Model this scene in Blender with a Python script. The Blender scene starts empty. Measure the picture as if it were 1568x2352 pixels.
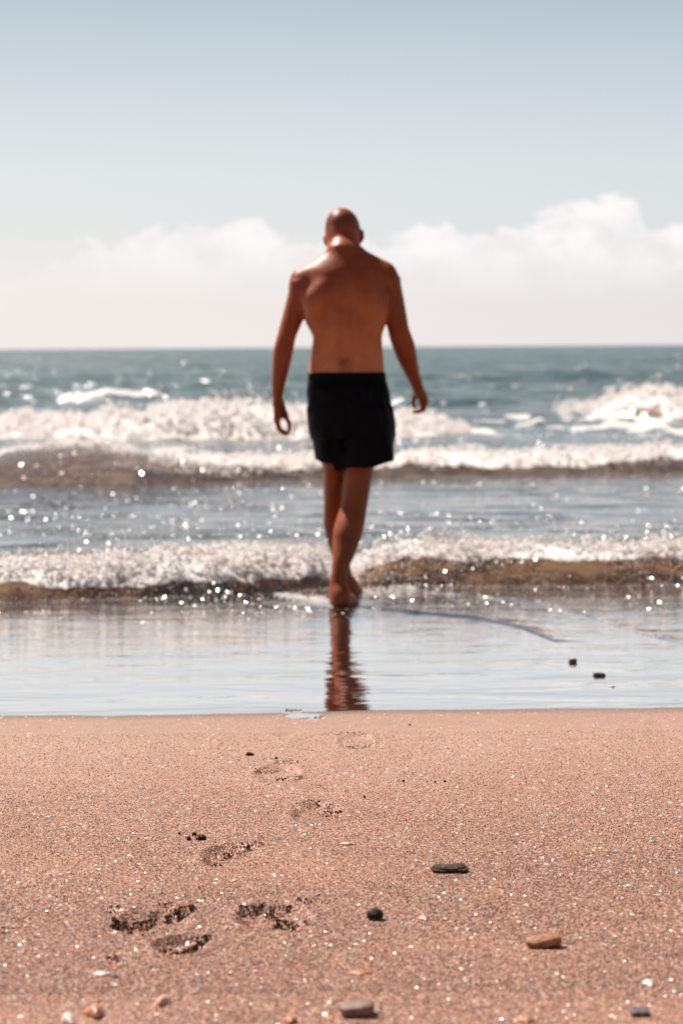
import bpy, math, numpy as np
from mathutils import Vector, Matrix

scene = bpy.context.scene
rng = np.random.default_rng(7)

# ------------------------------------------------------------------ camera, sky, sun
CAM_H = 1.13
FPX = 5553.0                      # focal length in pixels of a 1568x2352 picture
cam_d = bpy.data.cameras.new('camera')
cam = bpy.data.objects.new('camera', cam_d)
scene.collection.objects.link(cam)
scene.camera = cam
cam_d.sensor_fit = 'VERTICAL'
cam_d.sensor_height = 36.0
cam_d.sensor_width = 24.0
cam_d.lens = 36.0 * FPX / 2352.0
cam_d.clip_end = 60000
cam_d.clip_start = 0.05
pitch = math.atan(378.5 / FPX)
CM = (Matrix.Translation((0, 0, CAM_H)) @ Matrix.Rotation(math.pi / 2 - pitch, 4, 'X')
      @ Matrix.Rotation(math.radians(-0.402), 4, 'Z'))
cam.matrix_world = CM
cam_d.dof.use_dof = True
cam_d.dof.focus_distance = 5.2
cam_d.dof.aperture_fstop = 5.2

SUN_EL = math.radians(52)
SUN_AZ = math.radians(-43)        # from +Y, negative = towards -X
sdir = Vector((math.sin(SUN_AZ) * math.cos(SUN_EL), math.cos(SUN_AZ) * math.cos(SUN_EL), math.sin(SUN_EL)))
sun_d = bpy.data.lights.new('sun', 'SUN')
sun_d.energy = 5.0
sun_d.angle = math.radians(0.53)
sun_d.color = (1.0, 0.93, 0.86)
sun = bpy.data.objects.new('sun', sun_d)
sun.rotation_euler = sdir.to_track_quat('Z', 'Y').to_euler()
sun.location = (-5, 5, 8)
scene.collection.objects.link(sun)

scene.view_settings.view_transform = 'Standard'
scene.view_settings.look = 'None'
scene.view_settings.gamma = 1.0
scene.view_settings.exposure = 0.55
scene.view_settings.use_curve_mapping = False
scene.cycles.use_denoising = True
scene.cycles.denoiser = 'OPENIMAGEDENOISE'
scene.cycles.denoising_input_passes = 'RGB_ALBEDO_NORMAL'
scene.cycles.denoising_prefilter = 'ACCURATE'
scene.cycles.use_adaptive_sampling = False
scene.cycles.sample_clamp_direct = 0
scene.cycles.sample_clamp_indirect = 6
scene.cycles.max_bounces = 10
scene.cycles.diffuse_bounces = 8
scene.cycles.transparent_max_bounces = 24
scene.cycles.caustics_reflective = False
scene.cycles.caustics_refractive = False

# ------------------------------------------------------------------ node helper
class NT:
    def __init__(s, tree):
        s.t = tree
        tree.nodes.clear()
    def n(s, typ, **kw):
        nd = s.t.nodes.new(typ)
        for k, v in kw.items():
            if k == 'i':
                for a, b in v.items():
                    if isinstance(b, bpy.types.NodeSocket):
                        s.t.links.new(b, nd.inputs[a])
                    else:
                        nd.inputs[a].default_value = b
            else:
                setattr(nd, k, v)
        return nd
    def l(s, a, b):
        s.t.links.new(a, b)
    def math(s, op, a, b=None, c=None, clamp=False):
        nd = s.t.nodes.new('ShaderNodeMath')
        nd.operation = op
        nd.use_clamp = clamp
        for k, v in enumerate((a, b, c)):
            if v is None:
                continue
            if isinstance(v, bpy.types.NodeSocket):
                s.t.links.new(v, nd.inputs[k])
            else:
                nd.inputs[k].default_value = v
        return nd.outputs[0]
    def vm(s, op, a, b=None, sc=None):
        nd = s.t.nodes.new('ShaderNodeVectorMath')
        nd.operation = op
        for k, v in enumerate((a, b)):
            if v is None:
                continue
            if isinstance(v, bpy.types.NodeSocket):
                s.t.links.new(v, nd.inputs[k])
            else:
                nd.inputs[k].default_value = v
        if sc is not None:
            if isinstance(sc, bpy.types.NodeSocket):
                s.t.links.new(sc, nd.inputs['Scale'])
            else:
                nd.inputs['Scale'].default_value = sc
        return nd.outputs[0]
    def mix(s, f, a, b):
        nd = s.t.nodes.new('ShaderNodeMix')
        nd.data_type = 'RGBA'
        for k, v in ((0, f), (6, a), (7, b)):
            if isinstance(v, bpy.types.NodeSocket):
                s.t.links.new(v, nd.inputs[k])
            else:
                nd.inputs[k].default_value = v if k == 0 or len(v) == 4 else (*v, 1)
        return nd.outputs[2]
    def ramp(s, f, stops, interp='LINEAR'):
        nd = s.t.nodes.new('ShaderNodeValToRGB')
        cr = nd.color_ramp
        cr.interpolation = interp
        while len(cr.elements) < len(stops):
            cr.elements.new(0.5)
        for e, (p, c) in zip(cr.elements, stops):
            e.position = p
            e.color = (*c, 1) if len(c) == 3 else c
        s.t.links.new(f, nd.inputs[0])
        return nd.outputs[0]
    def mrange(s, v, a, b, c=0.0, d=1.0, smooth=True):
        nd = s.t.nodes.new('ShaderNodeMapRange')
        nd.interpolation_type = 'SMOOTHSTEP' if smooth else 'LINEAR'
        s.t.links.new(v, nd.inputs[0])
        for k, x in zip((1, 2, 3, 4), (a, b, c, d)):
            nd.inputs[k].default_value = x
        return nd.outputs[0]
    def noise(s, vec, scale, detail=3, rough=0.5, dim='3D', dist=0.0):
        nd = s.t.nodes.new('ShaderNodeTexNoise')
        nd.noise_dimensions = dim
        s.t.links.new(vec, nd.inputs['Vector'])
        nd.inputs['Scale'].default_value = scale
        nd.inputs['Detail'].default_value = detail
        nd.inputs['Roughness'].default_value = rough
        nd.inputs['Distortion'].default_value = dist
        return nd
    def vor(s, vec, scale, feature='F1', rnd=1.0):
        nd = s.t.nodes.new('ShaderNodeTexVoronoi')
        nd.feature = feature
        s.t.links.new(vec, nd.inputs['Vector'])
        nd.inputs['Scale'].default_value = scale
        nd.inputs['Randomness'].default_value = rnd
        return nd

def new_mat(name):
    m = bpy.data.materials.new(name)
    m.use_nodes = True
    return m, NT(m.node_tree)

# ------------------------------------------------------------------ world
world = bpy.data.worlds.new('World')
scene.world = world
world.use_nodes = True
W = NT(world.node_tree)
SKY_STRENGTH = 0.0676
sky = W.n('ShaderNodeTexSky', sky_type='NISHITA')
sky.sun_disc = False
sky.sun_elevation = SUN_EL
sky.sun_rotation = SUN_AZ
sky.altitude = 0
sky.air_density = 1.0
sky.dust_density = 1.5
sky.ozone_density = 1.5
tc = W.n('ShaderNodeTexCoord').outputs['Generated']
sx = W.n('ShaderNodeSeparateXYZ', i={0: tc})
el = W.math('ARCSINE', sx.outputs[2])
az = W.math('ARCTAN2', sx.outputs[0], sx.outputs[1])
# a slight desaturation towards a milky maritime sky, the same all round
hz = W.mrange(el, 0.0, 0.16)
tint = W.ramp(W.mrange(el, -0.01, 0.5, smooth=False), [(0.0, (1.03, 0.93, 0.94)), (0.12, (0.97, 0.96, 0.98)), (0.3, (0.80, 0.86, 0.93)), (0.6, (0.75, 0.85, 1.0)), (1.0, (0.7, 0.8, 1.0))])
milky = W.ramp(W.mrange(el, -0.01, 0.5, smooth=False), [(0.0, (9.7, 9.0, 8.85)), (0.07, (9.1, 8.75, 8.7)), (0.115, (8.15, 8.35, 8.45)), (0.16, (7.8, 8.2, 8.35)), (0.21, (7.0, 7.5, 7.9)), (0.31, (4.9, 5.75, 6.35)), (0.6, (2.6, 2.9, 3.15)), (1.0, (1.4, 1.7, 2.0))])
skyc = W.vm('MULTIPLY', sky.outputs[0], tint)
base = W.mix(0.88, skyc, milky)
sd = W.n('ShaderNodeVectorMath', operation='DOT_PRODUCT', i={0: W.vm('NORMALIZE', W.vm('MULTIPLY', tc, (1, 1, 0))), 1: (math.sin(SUN_AZ), math.cos(SUN_AZ), 0)}).outputs['Value']
side = W.ramp(W.math('MULTIPLY_ADD', sd, 0.5, 0.5), [(0.0, (0.76, 0.76, 0.78)), (0.7, (0.86, 0.87, 0.89)), (0.80, (0.945, 0.955, 0.965)), (0.865, (1, 1, 1)), (0.91, (1.03, 1.02, 1.01)), (1.0, (1.08, 1.07, 1.05))])
base = W.vm('MULTIPLY', base, side)
# cloud bank low over the sea
top = W.n('ShaderNodeFloatCurve')
W.l(W.mrange(az, -0.25, 0.25, smooth=False), top.inputs['Value'])
cv = top.mapping.curves[0]
pts = [(0.0, 0.30), (0.22, 0.30), (0.27, 0.40), (0.33, 0.50), (0.355, 0.585), (0.385, 0.575), (0.41, 0.53), (0.435, 0.545), (0.46, 0.51), (0.50, 0.50),
       (0.535, 0.49), (0.575, 0.52), (0.60, 0.56), (0.64, 0.57), (0.665, 0.60), (0.69, 0.66), (0.715, 0.685), (0.74, 0.66), (0.75, 0.60), (0.78, 0.58), (0.85, 0.55), (1.0, 0.45)]
cv.points[0].location = pts[0]
cv.points[1].location = pts[-1]
for p in pts[1:-1]:
    cv.points.new(*p)
top.mapping.update()
cvec = W.n('ShaderNodeCombineXYZ', i={0: W.math('MULTIPLY', az, 1.0), 1: W.math('MULTIPLY', el, 1.7), 2: 0.0}).outputs[0]
n1 = W.noise(cvec, 42, 6, 0.62).outputs[0]
n2 = W.noise(cvec, 14, 3, 0.5).outputs[0]
nn = W.math('ADD', W.math('MULTIPLY', W.math('SUBTRACT', n1, 0.5), 0.044), W.math('MULTIPLY', W.math('SUBTRACT', n2, 0.5), 0.02))
toph = W.math('ADD', W.math('MULTIPLY', top.outputs[0], 0.0905), nn)
edge = W.math('SUBTRACT', toph, el)
cm = W.mrange(edge, -0.0002, 0.0020)
fadelow = W.mrange(el, 0.016, 0.045)
n3 = W.mrange(W.noise(cvec, 34, 6, 0.65).outputs[0], 0.36, 0.6, 0.35, 1.0)
cm = W.math('MULTIPLY', W.math('MULTIPLY', cm, fadelow), n3)
leftfade = W.mrange(az, -0.19, 0.05, 0.6, 0.95)
cm = W.math('MULTIPLY', cm, leftfade)
full = W.mix(cm, base, (10.2, 9.8, 9.75))
bg = W.n('ShaderNodeBackground', i={'Color': full, 'Strength': SKY_STRENGTH})
wo = W.n('ShaderNodeOutputWorld')
W.l(bg.outputs[0], wo.inputs[0])

# ------------------------------------------------------------------ geometry helpers
R3 = CM.to_3x3()
def ray(px, py):
    return R3 @ Vector(((px - 784) / FPX, -(py - 1176) / FPX, -1))
def U(px, py, Y):
    d = ray(px, py)
    t = Y / d.y
    return Vector((d.x * t, Y, CAM_H + d.z * t))
def film_z(y):
    t = (9.6 - np.asarray(y, float)) / 0.5
    return 0.030 * 0.5 * np.log1p(np.exp(np.clip(t, -30, 30)))
def Yedge(x):
    return 6.93 + 0.05 * np.tanh(x * 2.0) + 0.012 * np.sin(x * 5.1 + 1) + 0.006 * np.sin(x * 13.0)
def sand_base(x, y):
    e = Yedge(x)
    t = e - y
    z = film_z(e) + np.where(t > 0, 0.034 * t, 0.045 * t)
    return z
def G(px, py):
    """point where the view ray meets the sand or the water film"""
    d = ray(px, py)
    z = 0.0
    for _ in range(12):
        t = (z - CAM_H) / d.z
        x, y = d.x * t, d.y * t
        z = max(float(sand_base(x, y)), float(film_z(y)))
    return Vector((x, y, z))

def hash2(ix, iy, seed):
    h = (ix.astype(np.int64) * 374761393 + iy.astype(np.int64) * 668265263 + seed * 1442695041) & 0xFFFFFFFF
    h = ((h ^ (h >> 13)) * 1274126177) & 0xFFFFFFFF
    h = (h ^ (h >> 16)) & 0xFFFFFFFF
    return h.astype(np.float64) / 4294967295.0
def vn(x, y, seed=0):
    x = np.asarray(x, float); y = np.asarray(y, float)
    ix = np.floor(x); iy = np.floor(y)
    fx = x - ix; fy = y - iy
    fx = fx * fx * fx * (fx * (fx * 6 - 15) + 10); fy = fy * fy * fy * (fy * (fy * 6 - 15) + 10)
    a = hash2(ix, iy, seed); b = hash2(ix + 1, iy, seed); c = hash2(ix, iy + 1, seed); d = hash2(ix + 1, iy + 1, seed)
    return (a + (b - a) * fx) * (1 - fy) + (c + (d - c) * fx) * fy
def fbm(x, y, oct=4, seed=0, rough=0.5):
    s = 0; a = 1; tot = 0
    for k in range(oct):
        s = s + a * vn(x * 2 ** k + 17.3 * k, y * 2 ** k + 9.1 * k, seed + k * 31)
        tot += a
        a *= rough
    return s / tot
def sstep(a, b, x):
    t = np.clip((x - a) / (b - a), 0, 1)
    return t * t * (3 - 2 * t)

def mesh_from(name, verts, faces, mat=None, smooth=True, attrs=None):
    me = bpy.data.meshes.new(name)
    verts = np.asarray(verts, dtype=np.float32)
    faces = np.asarray(faces, dtype=np.int32)
    k = faces.shape[1]
    me.vertices.add(len(verts))
    me.vertices.foreach_set('co', verts.ravel())
    me.loops.add(faces.size)
    me.loops.foreach_set('vertex_index', faces.ravel())
    me.polygons.add(len(faces))
    me.polygons.foreach_set('loop_start', np.arange(0, faces.size, k, dtype=np.int32))
    me.update(calc_edges=True)
    me.validate()
    if smooth:
        me.polygons.foreach_set('use_smooth', np.ones(len(me.polygons), dtype=bool))
    if attrs:
        for an, av in attrs.items():
            a = me.attributes.new(an, 'FLOAT', 'POINT')
            a.data.foreach_set('value', np.asarray(av, dtype=np.float32))
    if mat:
        me.materials.append(mat)
    return me
def link(name, me, parent=None):
    o = bpy.data.objects.new(name, me)
    scene.collection.objects.link(o)
    if parent:
        o.parent = parent
    return o
def tag(o, label=None, cat=None, group=None, kind=None):
    if label: o['label'] = label
    if cat: o['category'] = cat
    if group: o['group'] = group
    if kind: o['kind'] = kind
    return o
def grid_faces(nr, nc):
    i = np.arange(nr * nc).reshape(nr, nc)
    return np.stack([i[:-1, :-1], i[:-1, 1:], i[1:, 1:], i[1:, :-1]], -1).reshape(-1, 4)

# ------------------------------------------------------------------ materials
def sand_material():
    m, N = new_mat('beach_sand')
    co = N.n('ShaderNodeTexCoord').outputs['Object']
    geo = N.n('ShaderNodeNewGeometry')
    v1 = N.vor(co, 300)
    v2 = N.vor(co, 170)
    c1 = N.n('ShaderNodeSeparateXYZ', i={0: v1.outputs['Color']})
    big = N.noise(co, 2.2, 3).outputs[0]
    med = N.noise(co, 14, 3).outputs[0]
    col = N.ramp(c1.outputs[0], [(0.0, (0.01, 0.004, 0.003)), (0.20, (0.05, 0.018, 0.010)), (0.30, (0.34, 0.095, 0.038)), (0.45, (0.45, 0.17, 0.088)),
                                 (0.68, (0.55, 0.265, 0.155)), (0.84, (0.78, 0.49, 0.36)), (1.0, (0.98, 0.84, 0.74))])
    sm = N.mrange(big, 0.45, 0.75, 0.0, 0.45)
    py_ = N.n('ShaderNodeSeparateXYZ', i={0: geo.outputs['Position']}).outputs[1]
    packed_sheen = N.mrange(py_, 4.3, 6.4)
    fine = N.mix(packed_sheen, (0.45, 0.20, 0.112), (0.465, 0.285, 0.21))  # sky sheen on the smoother sand near the water, painted in as paler colour
    sm = N.math('MAXIMUM', sm, N.math('MULTIPLY', packed_sheen, 0.6))
    col = N.mix(sm, col, fine)
    col = N.mix(N.mrange(med, 0.3, 0.7, 0.0, 0.22), col, (0.30, 0.17, 0.13))
    pos = N.n('ShaderNodeSeparateXYZ', i={0: geo.outputs['Position']})
    wet = N.n('ShaderNodeAttribute', attribute_name='wet').outputs['Fac']
    col = N.mix(N.math('MULTIPLY', wet, 0.75), col, (0.17, 0.125, 0.11))
    # every grain has its own facing
    tilt = N.vm('SUBTRACT', v1.outputs['Color'], (0.5, 0.5, 0.5))
    amp = N.math('MULTIPLY', N.mrange(big, 0.45, 0.75, 1.5, 0.85), N.math('MULTIPLY_ADD', packed_sheen, -0.45, 1.0))
    amp = N.math('MULTIPLY', amp, N.math('SUBTRACT', 1.0, N.math('MULTIPLY', wet, 0.7)))
    tilt = N.vm('SCALE', tilt, sc=amp)
    bmp = N.n('ShaderNodeBump', i={'Strength': 0.6, 'Distance': 0.004, 'Height': N.math('ADD', med, N.math('MULTIPLY', v2.outputs['Distance'], -0.6))})
    nrm = N.vm('NORMALIZE', N.vm('ADD', bmp.outputs[0], tilt))
    p = N.n('ShaderNodeBsdfPrincipled', i={'Base Color': col, 'Roughness': N.math('MULTIPLY_ADD', wet, -0.25, 0.6), 'Specular IOR Level': 0.25, 'Normal': nrm})
    # mica and quartz faces that catch the sun
    v3 = N.vor(N.vm('ADD', co, (3.1, 7.7, 1.3)), 300)
    c3 = N.n('ShaderNodeSeparateXYZ', i={0: v3.outputs['Color']})
    g = N.math('GREATER_THAN', c3.outputs[2], 0.70)
    t3 = N.vm('MULTIPLY', N.vm('SUBTRACT', v3.outputs['Color'], (0.5, 0.5, 0.5)), (2.4, 2.4, 0.0))
    n3_ = N.vm('NORMALIZE', N.vm('ADD', geo.outputs['Normal'], t3))
    gl = N.n('ShaderNodeBsdfAnisotropic', i={'Color': (0.14, 0.12, 0.105, 1), 'Roughness': 0.27, 'Normal': n3_})
    mx = N.n('ShaderNodeMixShader', i={0: N.math('MULTIPLY', N.math('MULTIPLY', g, 0.55), N.math('MULTIPLY_ADD', packed_sheen, -0.6, 1.0))})
    N.l(p.outputs[0], mx.inputs[1]); N.l(gl.outputs[0], mx.inputs[2])
    out = N.n('ShaderNodeOutputMaterial')
    N.l(mx.outputs[0], out.inputs[0])
    return m

def water_material():
    m, N = new_mat('sea_water')
    geo = N.n('ShaderNodeNewGeometry')
    co = N.n('ShaderNodeTexCoord').outputs['Object']
    pos = N.n('ShaderNodeSeparateXYZ', i={0: geo.outputs['Position']})
    Y = pos.outputs[1]; Z = pos.outputs[2]
    at = N.n('ShaderNodeAttribute', attribute_name='foam').outputs['Fac']
    ta = N.n('ShaderNodeAttribute', attribute_name='turbid').outputs['Fac']
    ca = N.n('ShaderNodeAttribute', attribute_name='chop').outputs['Fac']
    # body colour of the water: sand bed under the film, grey-green shallows, teal offshore
    ly = N.math('LOGARITHM', Y, 10.0)
    body = N.ramp(N.mrange(ly, 0.85, 2.2, smooth=False),
                  [(0.0, (0.40, 0.20, 0.13)), (0.05, (0.30, 0.16, 0.11)), (0.11, (0.17, 0.10, 0.08)), (0.2, (0.13, 0.11, 0.10)), (0.36, (0.10, 0.115, 0.12)), (0.52, (0.07, 0.11, 0.115)), (0.66, (0.036, 0.085, 0.080)), (0.85, (0.022, 0.066, 0.066)), (1.0, (0.014, 0.052, 0.056))])
    pn = N.noise(N.vm('MULTIPLY', co, (0.25, 1.0, 1.0)), 0.55, 4, 0.6).outputs[0]
    body = N.mix(N.math('MULTIPLY', N.mrange(pn, 0.42, 0.68), N.mrange(Y, 14.0, 30.0, 0.35, 0.95)), body, (0.11, 0.15, 0.135))
    body = N.mix(ta, body, N.mix(N.mrange(N.noise(co, 7, 3).outputs[0], 0.35, 0.65), (0.13, 0.06, 0.03), (0.27, 0.155, 0.085)))
    # ripples, crests parallel to the shore, growing offshore
    c_s = N.vm('MULTIPLY', co, (0.35, 1.0, 1.0))
    r1 = N.noise(c_s, 3.2, 4, 0.55, dist=0.4).outputs[0]
    r2 = N.noise(c_s, 16, 3, 0.55, dist=0.3).outputs[0]
    r3 = N.noise(c_s, 0.9, 4, 0.6, dist=0.3).outputs[0]
    film = N.mrange(Y, 9.2, 11.2)
    mid = N.mrange(Y, 12.0, 24.0)
    far = N.mrange(Y, 30.0, 60.0)
    h = N.math('ADD', N.math('MULTIPLY', r2, N.math('MULTIPLY_ADD', film, 0.005, 0.0009)), N.math('MULTIPLY', r1, N.math('MULTIPLY_ADD', mid, 0.05, 0.0070)))
    h = N.math('ADD', h, N.math('MULTIPLY', r1, N.math('MULTIPLY', film, 0.008)))
    h = N.math('ADD', h, N.math('MULTIPLY', r3, N.math('MULTIPLY', far, 0.55)))
    r4 = N.noise(N.vm('MULTIPLY', co, (0.4, 1.0, 1.0)), 0.22, 4, 0.6, dist=0.3).outputs[0]
    h = N.math('ADD', h, N.math('MULTIPLY', r4, N.math('MULTIPLY', far, 2.2)))
    bmp = N.n('ShaderNodeBump', i={'Strength': 1.0, 'Distance': 1.0, 'Height': h})
    rough = N.mrange(Y, 9.5, 40.0, 0.03, 0.22)
    p = N.n('ShaderNodeBsdfPrincipled', i={'Base Color': body, 'Roughness': rough, 'IOR': 1.333, 'Specular IOR Level': 0.5, 'Normal': bmp.outputs[0]})
    # surface reflection: mirror-like where the film lies still at grazing view
    lw = N.n('ShaderNodeLayerWeight', i={'Blend': 0.5, 'Normal': bmp.outputs[0]})
    fk = N.math('POWER', lw.outputs['Facing'], 1.4)
    fk = N.math('MULTIPLY', fk, N.mrange(Y, 10.5, 13.0, 1.15, 0.55))
    fk = N.math('MULTIPLY', fk, N.mrange(Y, 22.0, 110.0, 1.0, 0.22))
    fk = N.math('MULTIPLY', fk, N.math('MULTIPLY_ADD', ta, -0.8, 1.0))
    gm = N.n('ShaderNodeBsdfAnisotropic', i={'Color': (1.0, 0.972, 0.955, 1), 'Roughness': rough, 'Normal': bmp.outputs[0]})
    s1 = N.n('ShaderNodeMixShader', i={0: fk})
    N.l(p.outputs[0], s1.inputs[1]); N.l(gm.outputs[0], s1.inputs[2])
    # sun glitter on steep wavelets
    def glit(scale, lo, hi, thr, seed):
        cc = N.vm('ADD', N.vm('MULTIPLY', co, (1.0, 0.45, 0.5)), (seed, seed * 2.0, 0.0))
        v = N.vor(cc, scale)
        c = N.n('ShaderNodeSeparateXYZ', i={0: v.outputs['Color']})
        g = N.math('GREATER_THAN', c.outputs[2], thr)
        t = N.vm('MULTIPLY', N.vm('SUBTRACT', v.outputs['Color'], (0.5, 0.5, 0.5)), (1.9, 1.9, 0.0))
        nn_ = N.vm('NORMALIZE', N.vm('ADD', geo.outputs['Normal'], t))
        b = N.math('MULTIPLY', N.math('MULTIPLY', N.mrange(Y, lo, lo * 1.1), N.mrange(Y, hi, hi * 1.15, 1.0, 0.0)), g)
        return nn_, b
    sh = s1.outputs[0]
    for sc_, lo, hi, thr, sd in ((120, 9.5, 16, 0.4, 1.3), (46, 15, 38, 0.6, 5.1), (6, 36, 400, 0.90, 9.7)):
        nn_, b = glit(sc_, lo, hi, thr, sd)
        b = N.math('MULTIPLY', N.math('MULTIPLY', b, ca), N.mrange(r1, 0.45, 0.56))
        gl = N.n('ShaderNodeBsdfAnisotropic', i={'Color': (0.18, 0.176, 0.172, 1), 'Roughness': 0.2, 'Normal': nn_})
        mx = N.n('ShaderNodeMixShader', i={0: b})
        N.l(sh, mx.inputs[1]); N.l(gl.outputs[0], mx.inputs[2])
        sh = mx.outputs[0]
    # foam lying on the surface
    fn = N.noise(co, 18, 5, 0.6).outputs[0]
    fm = N.mrange(N.math('ADD', N.math('MULTIPLY', at, 1.15), N.math('MULTIPLY', N.math('SUBTRACT', fn, 0.5), 1.1)), 0.45, 0.75)
    fb = N.n('ShaderNodeBump', i={'Strength': 1.0, 'Distance': 0.07, 'Height': fn})
    fd = N.n('ShaderNodeBsdfPrincipled', i={'Base Color': N.mix(N.mrange(N.noise(co, 4, 4, 0.6).outputs[0], 0.35, 0.65), (0.93, 0.90, 0.88), (0.78, 0.70, 0.65)), 'Roughness': 0.8, 'Specular IOR Level': 0.1, 'Normal': N.vm('NORMALIZE', N.vm('ADD', fb.outputs[0], (-0.25, 0.3, 1.0)))})
    ft = N.n('ShaderNodeBsdfTranslucent', i={'Color': (0.8, 0.72, 0.65, 1), 'Normal': fb.outputs[0]})
    fx = N.n('ShaderNodeMixShader', i={0: 0.35})
    N.l(fd.outputs[0], fx.inputs[1]); N.l(ft.outputs[0], fx.inputs[2])
    mx = N.n('ShaderNodeMixShader', i={0: fm})
    N.l(sh, mx.inputs[1]); N.l(fx.outputs[0], mx.inputs[2])
    out = N.n('ShaderNodeOutputMaterial')
    N.l(mx.outputs[0], out.inputs[0])
    return m

def foam_material():
    m, N = new_mat('foam')
    geo = N.n('ShaderNodeNewGeometry')
    co = N.n('ShaderNodeTexCoord').outputs['Object']
    nz = N.noise(co, 9, 3).outputs[0]
    col = N.mix(N.mrange(nz, 0.3, 0.7), (0.95, 0.92, 0.91), (0.90, 0.83, 0.80))
    nr = N.vm('NORMALIZE', N.vm('ADD', geo.outputs['Normal'], (-0.3, 0.35, 1.6)))
    d = N.n('ShaderNodeBsdfPrincipled', i={'Base Color': col, 'Roughness': 0.4, 'Normal': nr})
    t = N.n('ShaderNodeBsdfTranslucent', i={'Color': (0.95, 0.89, 0.87, 1)})
    x = N.n('ShaderNodeMixShader', i={0: 0.5})
    N.l(d.outputs[0], x.inputs[1]); N.l(t.outputs[0], x.inputs[2])
    tr = N.n('ShaderNodeBsdfTransparent')
    x2 = N.n('ShaderNodeMixShader', i={0: 0.5})
    N.l(x.outputs[0], x2.inputs[1]); N.l(tr.outputs[0], x2.inputs[2])
    out = N.n('ShaderNodeOutputMaterial')
    N.l(x2.outputs[0], out.inputs[0])
    return m

def drop_material():
    m, N = new_mat('spray_drop')
    g = N.n('ShaderNodeBsdfAnisotropic', i={'Color': (0.36, 0.33, 0.30, 1), 'Roughness': 0.2})
    d = N.n('ShaderNodeBsdfPrincipled', i={'Base Color': (0.85, 0.74, 0.66, 1), 'Roughness': 0.5, 'Specular IOR Level': 0.1})
    x = N.n('ShaderNodeMixShader', i={0: 0.38})
    N.l(d.outputs[0], x.inputs[1]); N.l(g.outputs[0], x.inputs[2])
    out = N.n('ShaderNodeOutputMaterial')
    N.l(x.outputs[0], out.inputs[0])
    return m

def skin_material():
    m, N = new_mat('skin')
    co = N.n('ShaderNodeTexCoord').outputs['Object']
    n1 = N.noise(co, 9, 4, 0.6).outputs[0]
    n2 = N.noise(co, 60, 3, 0.6).outputs[0]
    col = N.mix(N.mrange(n1, 0.3, 0.7), (0.29, 0.060, 0.016), (0.39, 0.090, 0.026))
    col = N.mix(N.mrange(n2, 0.35, 0.65, 0.0, 0.25), col, (0.26, 0.06, 0.022))
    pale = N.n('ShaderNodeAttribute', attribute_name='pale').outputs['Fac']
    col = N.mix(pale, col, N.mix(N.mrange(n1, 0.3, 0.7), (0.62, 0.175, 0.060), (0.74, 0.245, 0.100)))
    hair = N.n('ShaderNodeAttribute', attribute_name='hair').outputs['Fac']
    col = N.mix(hair, col, (0.07, 0.032, 0.028))
    redd = N.n('ShaderNodeAttribute', attribute_name='reddish').outputs['Fac']
    col = N.mix(redd, col, (0.46, 0.10, 0.045))
    b = N.n('ShaderNodeBump', i={'Strength': 0.35, 'Distance': 0.004, 'Height': n2})
    p = N.n('ShaderNodeBsdfPrincipled', i={'Base Color': col, 'Roughness': 0.46, 'Specular IOR Level': 0.30, 'Normal': b.outputs[0],
                                           'Subsurface Weight': 0.08, 'Subsurface Scale': 0.02})
    p.inputs['Subsurface Radius'].default_value = (1.0, 0.3, 0.15)
    out = N.n('ShaderNodeOutputMaterial')
    N.l(p.outputs[0], out.inputs[0])
    return m

def cloth_material():
    m, N = new_mat('black_cloth')
    co = N.n('ShaderNodeTexCoord').outputs['Object']
    n2 = N.noise(co, 25, 4, 0.6).outputs[0]
    b = N.n('ShaderNodeBump', i={'Strength': 0.6, 'Distance': 0.01, 'Height': n2})
    p = N.n('ShaderNodeBsdfPrincipled', i={'Base Color': (0.0025, 0.002, 0.003, 1), 'Roughness': 0.6, 'Specular IOR Level': 0.08, 'Normal': b.outputs[0]})
    out = N.n('ShaderNodeOutputMaterial')
    N.l(p.outputs[0], out.inputs[0])
    return m

def stone_material(name, c1, c2, scale=40, rough=0.7, spec=0.4, stripe=None):
    m, N = new_mat(name)
    co = N.n('ShaderNodeTexCoord').outputs['Object']
    src = co
    if stripe:
        src = N.vm('MULTIPLY', co, stripe)
    n1 = N.noise(src, scale, 5, 0.65, dist=0.5).outputs[0]
    n2 = N.noise(co, scale * 8, 3, 0.6).outputs[0]
    col = N.mix(N.mrange(n1, 0.35, 0.65), c1, c2)
    col = N.mix(N.mrange(n2, 0.5, 0.75, 0.0, 0.35), col, tuple(x * 0.45 for x in c1))
    b = N.n('ShaderNodeBump', i={'Strength': 0.5, 'Distance': 0.0015, 'Height': N.math('ADD', n1, n2)})
    p = N.n('ShaderNodeBsdfPrincipled', i={'Base Color': col, 'Roughness': rough, 'Specular IOR Level': spec, 'Normal': b.outputs[0]})
    out = N.n('ShaderNodeOutputMaterial')
    N.l(p.outputs[0], out.inputs[0])
    return m

M_sand = sand_material()
M_water = water_material()
M_foam = foam_material()
M_drop = drop_material()
M_skin = skin_material()
M_cloth = cloth_material()

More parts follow.
